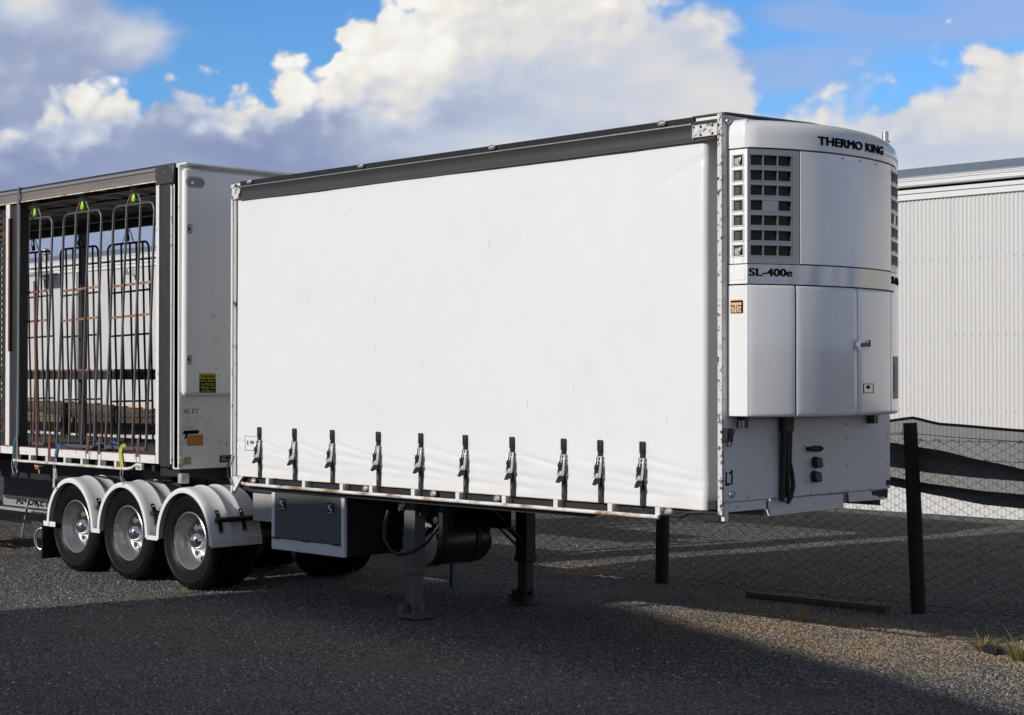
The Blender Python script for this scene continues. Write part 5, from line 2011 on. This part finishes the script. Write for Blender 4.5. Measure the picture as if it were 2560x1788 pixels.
# hanging ratchet buckle below the blue strap
rb = tag(empty('ratchet_tensioner', (-9.97, -.03, 1.0)), 'steel ratchet tensioner hanging below the blue strap', 'ratchet')
MB().box(-10.005, -9.945, -.05, -.03, 1.08, 1.20).box(-9.995, -9.955, -.06, -.05, .99, 1.08).tube([(-9.975, -.055, 1.02), (-9.955, -.065, .98), (-9.99, -.06, .97)], .008, 6).build('ratchet_body', M_zinc, rb, bevel=.004)
MB().box(-10.0, -9.95, -.045, -.035, 1.2, 1.24).build('webbing', M_strap, rb)
# bundle of blue straps lying on the deck
bs = tag(empty('strap_bundle', (-9.6, .35, 1.4)), 'bundle of blue straps with a black buckle on the deck of the open trailer', 'strap bundle')
random.seed(11)
mb = MB()
for i in range(7):
    a = random.uniform(0, 6.28)
    c_ = Vector((-9.62 + random.uniform(-.22, .22), .36 + random.uniform(-.06, .06), 1.44))
    pts = [c_ + Vector((math.cos(a + t) * .13, math.sin(a + t) * .06, .05 * math.sin(t * 1.3 + i) + .02)) for t in [j * .5 for j in range(9)]]
    mb.tube(pts, .018, 6)
mb.build('webbing', M_blue, bs, smooth=60)
MB().tube([(-9.90, .30, 1.42), (-9.88, .30, 1.54), (-9.70, .30, 1.55), (-9.62, .31, 1.47)], .014, 8).tube([(-9.5, .30, 1.50), (-9.42, .3, 1.56), (-9.3, .32, 1.47)], .018, 8).build('buckle', M_blackp, bs, smooth=50)
b2 = tag(empty('blue_strap_end', (-8.3, .8, 1.41)), 'short blue strap end lying on the deck near the front post', 'strap')
MB().bar((-8.75, .9, 1.415), (-8.2, .8, 1.42), .06, .02).build('webbing', M_blue, b2)

# ================================================================== small things on the ground
def tuft(name, x, y, n, h, spread, label, cat='grass', m=None, seed=1, group=None):
    random.seed(seed)
    root = tag(empty(name, (x, y, 0)), label, cat, group)
    for nm, mm, k in (('green_blades', m or M_grass, n), ('straw_blades', M_grassd, max(3, n // 3))):
        mb = MB()
        for i in range(k):
            a = random.uniform(0, 2 * PI)
            q_ = random.random() ** .6
            l_ = h * random.uniform(.45, 1.0) * (1.5 if nm[0] == 's' and i % 4 == 0 else 1)
            bx, by = x + math.cos(a) * spread * .35 * q_, y + math.sin(a) * spread * .35 * q_
            lean = spread * random.uniform(.4, 1.4)
            d = Vector((math.cos(a), math.sin(a), 0))
            s = Vector((-math.sin(a), math.cos(a), 0)) * random.uniform(.0018, .004)
            p0 = Vector((bx, by, -.01))
            p1 = p0 + d * lean * .3 + Vector((0, 0, l_ * .6))
            p2 = p0 + d * lean * .8 + Vector((0, 0, l_ * .95))
            k0 = len(mb.v)
            mb.v += [tuple(p0 - s), tuple(p0 + s), tuple(p1 + s), tuple(p1 - s), tuple(p2)]
            mb.f += [(k0, k0 + 1, k0 + 2, k0 + 3), (k0 + 3, k0 + 2, k0 + 4)]
        mb.build(nm, mm, root, fix=False)
    return root


tuft('grass_tuft', .70, 2.62, 110, .14, .20, 'low green weed tuft on the sunlit gravel beside the small black block', seed=2)
tuft('grass_tuft', 1.16, 2.42, 150, .20, .24, 'bigger green grass tuft at the right edge of the picture', seed=3)
tuft('grass_tuft', -6.33, 1.50, 26, .20, .10, 'thin dry grass tuft beside the tool box shadow', m=M_grassd, seed=4)
tuft('grass_tuft', -9.3, .35, 24, .16, .10, 'thin dry grass tuft between the two rear wheels', m=M_grassd, seed=5)
tuft('grass_tuft', -7.1, -.15, 14, .12, .08, 'tiny weed beside the front wheel of the trailer', seed=6)
tuft('grass_tuft', -1.35, 2.95, 20, .20, .10, 'sparse straw stalks in the middle of the sunlit gravel strip', m=M_grassd, seed=7)
tuft('grass_tuft', -2.55, 3.05, 18, .22, .09, 'sparse straw stalks at the left tip of the sunlit gravel strip', m=M_grassd, seed=8)
for i, (x, y) in enumerate(((-12.9, .9), (-13.6, 1.4), (-12.3, 1.5), (-14.2, .4))):
    tuft('grass_tuft', x, y, 30, .09, .16, ('orange dry weed nearest the mudflap', 'orange dry weed by the bare rod', 'orange dry weed behind the shiny ring', 'orange dry weed at the left edge of the picture')[i], m=M_leaf, seed=20 + i)
bk_ = tag(MB().prism([(.76, 2.50, .0), (.90, 2.46, .0), (.905, 2.46, .055), (.89, 2.465, .065), (.77, 2.505, .065), (.757, 2.505, .05)], (.03, .07, 0)).build('rubber_block', M_blackp, None, bevel=.006), 'small black rubber block lying on the sunlit gravel', 'block')
lt = tag(empty('plastic_scrap', (-4.78, 4.0, 0)), 'white torn plastic scrap on the shaded ground under the fence', 'litter')
mb = MB()
for i in range(5):
    mb.bar((-4.98 + i * .075, 3.95 + .01 * i, .02 + .012 * (i % 2)), (-4.90 + i * .075, 3.96 + .01 * i, .03 - .01 * (i % 2)), .035, .008)
mb.build('scrap', M_card, lt)
bl = tag(empty('blue_strap_tail', (-5.3, 2.1, 0)), 'blue strap tail hanging to the ground behind the near landing leg', 'strap')
MB().bar((-5.45, 2.2, .40), (-5.36, 2.1, .02), .05, .006, (0, 1, 0)).build('webbing', M_blue, bl)
rg = tag(empty('steel_ring', (-12.10, .95, 0)), 'shiny steel ring leaning by the black mudflap', 'ring')
mb = MB()
mb.tube([(-12.1 + .11 * math.cos(t) * .9, .95 + .04 * math.cos(t), .15 + .14 * math.sin(t)) for t in [2 * PI * i / 24 for i in range(25)]], .016, 8)
mb.build('ring', M_alu, rg, smooth=50)
rdt = tag(empty('bare_rod', (-13.7, 1.6, 0)), 'bare steel rod standing askew on the gravel under the open trailer', 'rod')
MB().tube([(-13.95, 1.65, .0), (-13.62, 1.55, .40), (-13.60, 1.55, .5), (-13.65, 1.6, .56)], .016, 8).build('rod', M_zinc, rdt, smooth=50)
random.seed(31)
for i in range(9):
    x, y = (-1.9 + .35 * i + random.uniform(-.15, .15), 2.1 - .12 * i + random.uniform(-.2, .5))
    a = random.uniform(0, 3)
    mb = MB()
    c_, s_ = math.cos(a), math.sin(a)
    P_ = lambda u, v, w: (x + c_ * u - s_ * v, y + s_ * u + c_ * v, w)
    mb.v = [P_(-.04, 0, .022), P_(0, .014, .03), P_(.04, 0, .020), P_(0, -.014, .028), P_(-.04, 0, .018), P_(0, .014, .026), P_(.04, 0, .016), P_(0, -.014, .024)]
    mb.f = [(0, 3, 2, 1), (4, 5, 6, 7), (0, 1, 5, 4), (1, 2, 6, 5), (2, 3, 7, 6), (3, 0, 4, 7)]
    tag(mb.build('dead_leaf', M_leaf, None), 'brown dead leaf lying on the sunlit gravel strip by the fence', 'leaf', 'dead leaves on the sunlit gravel')
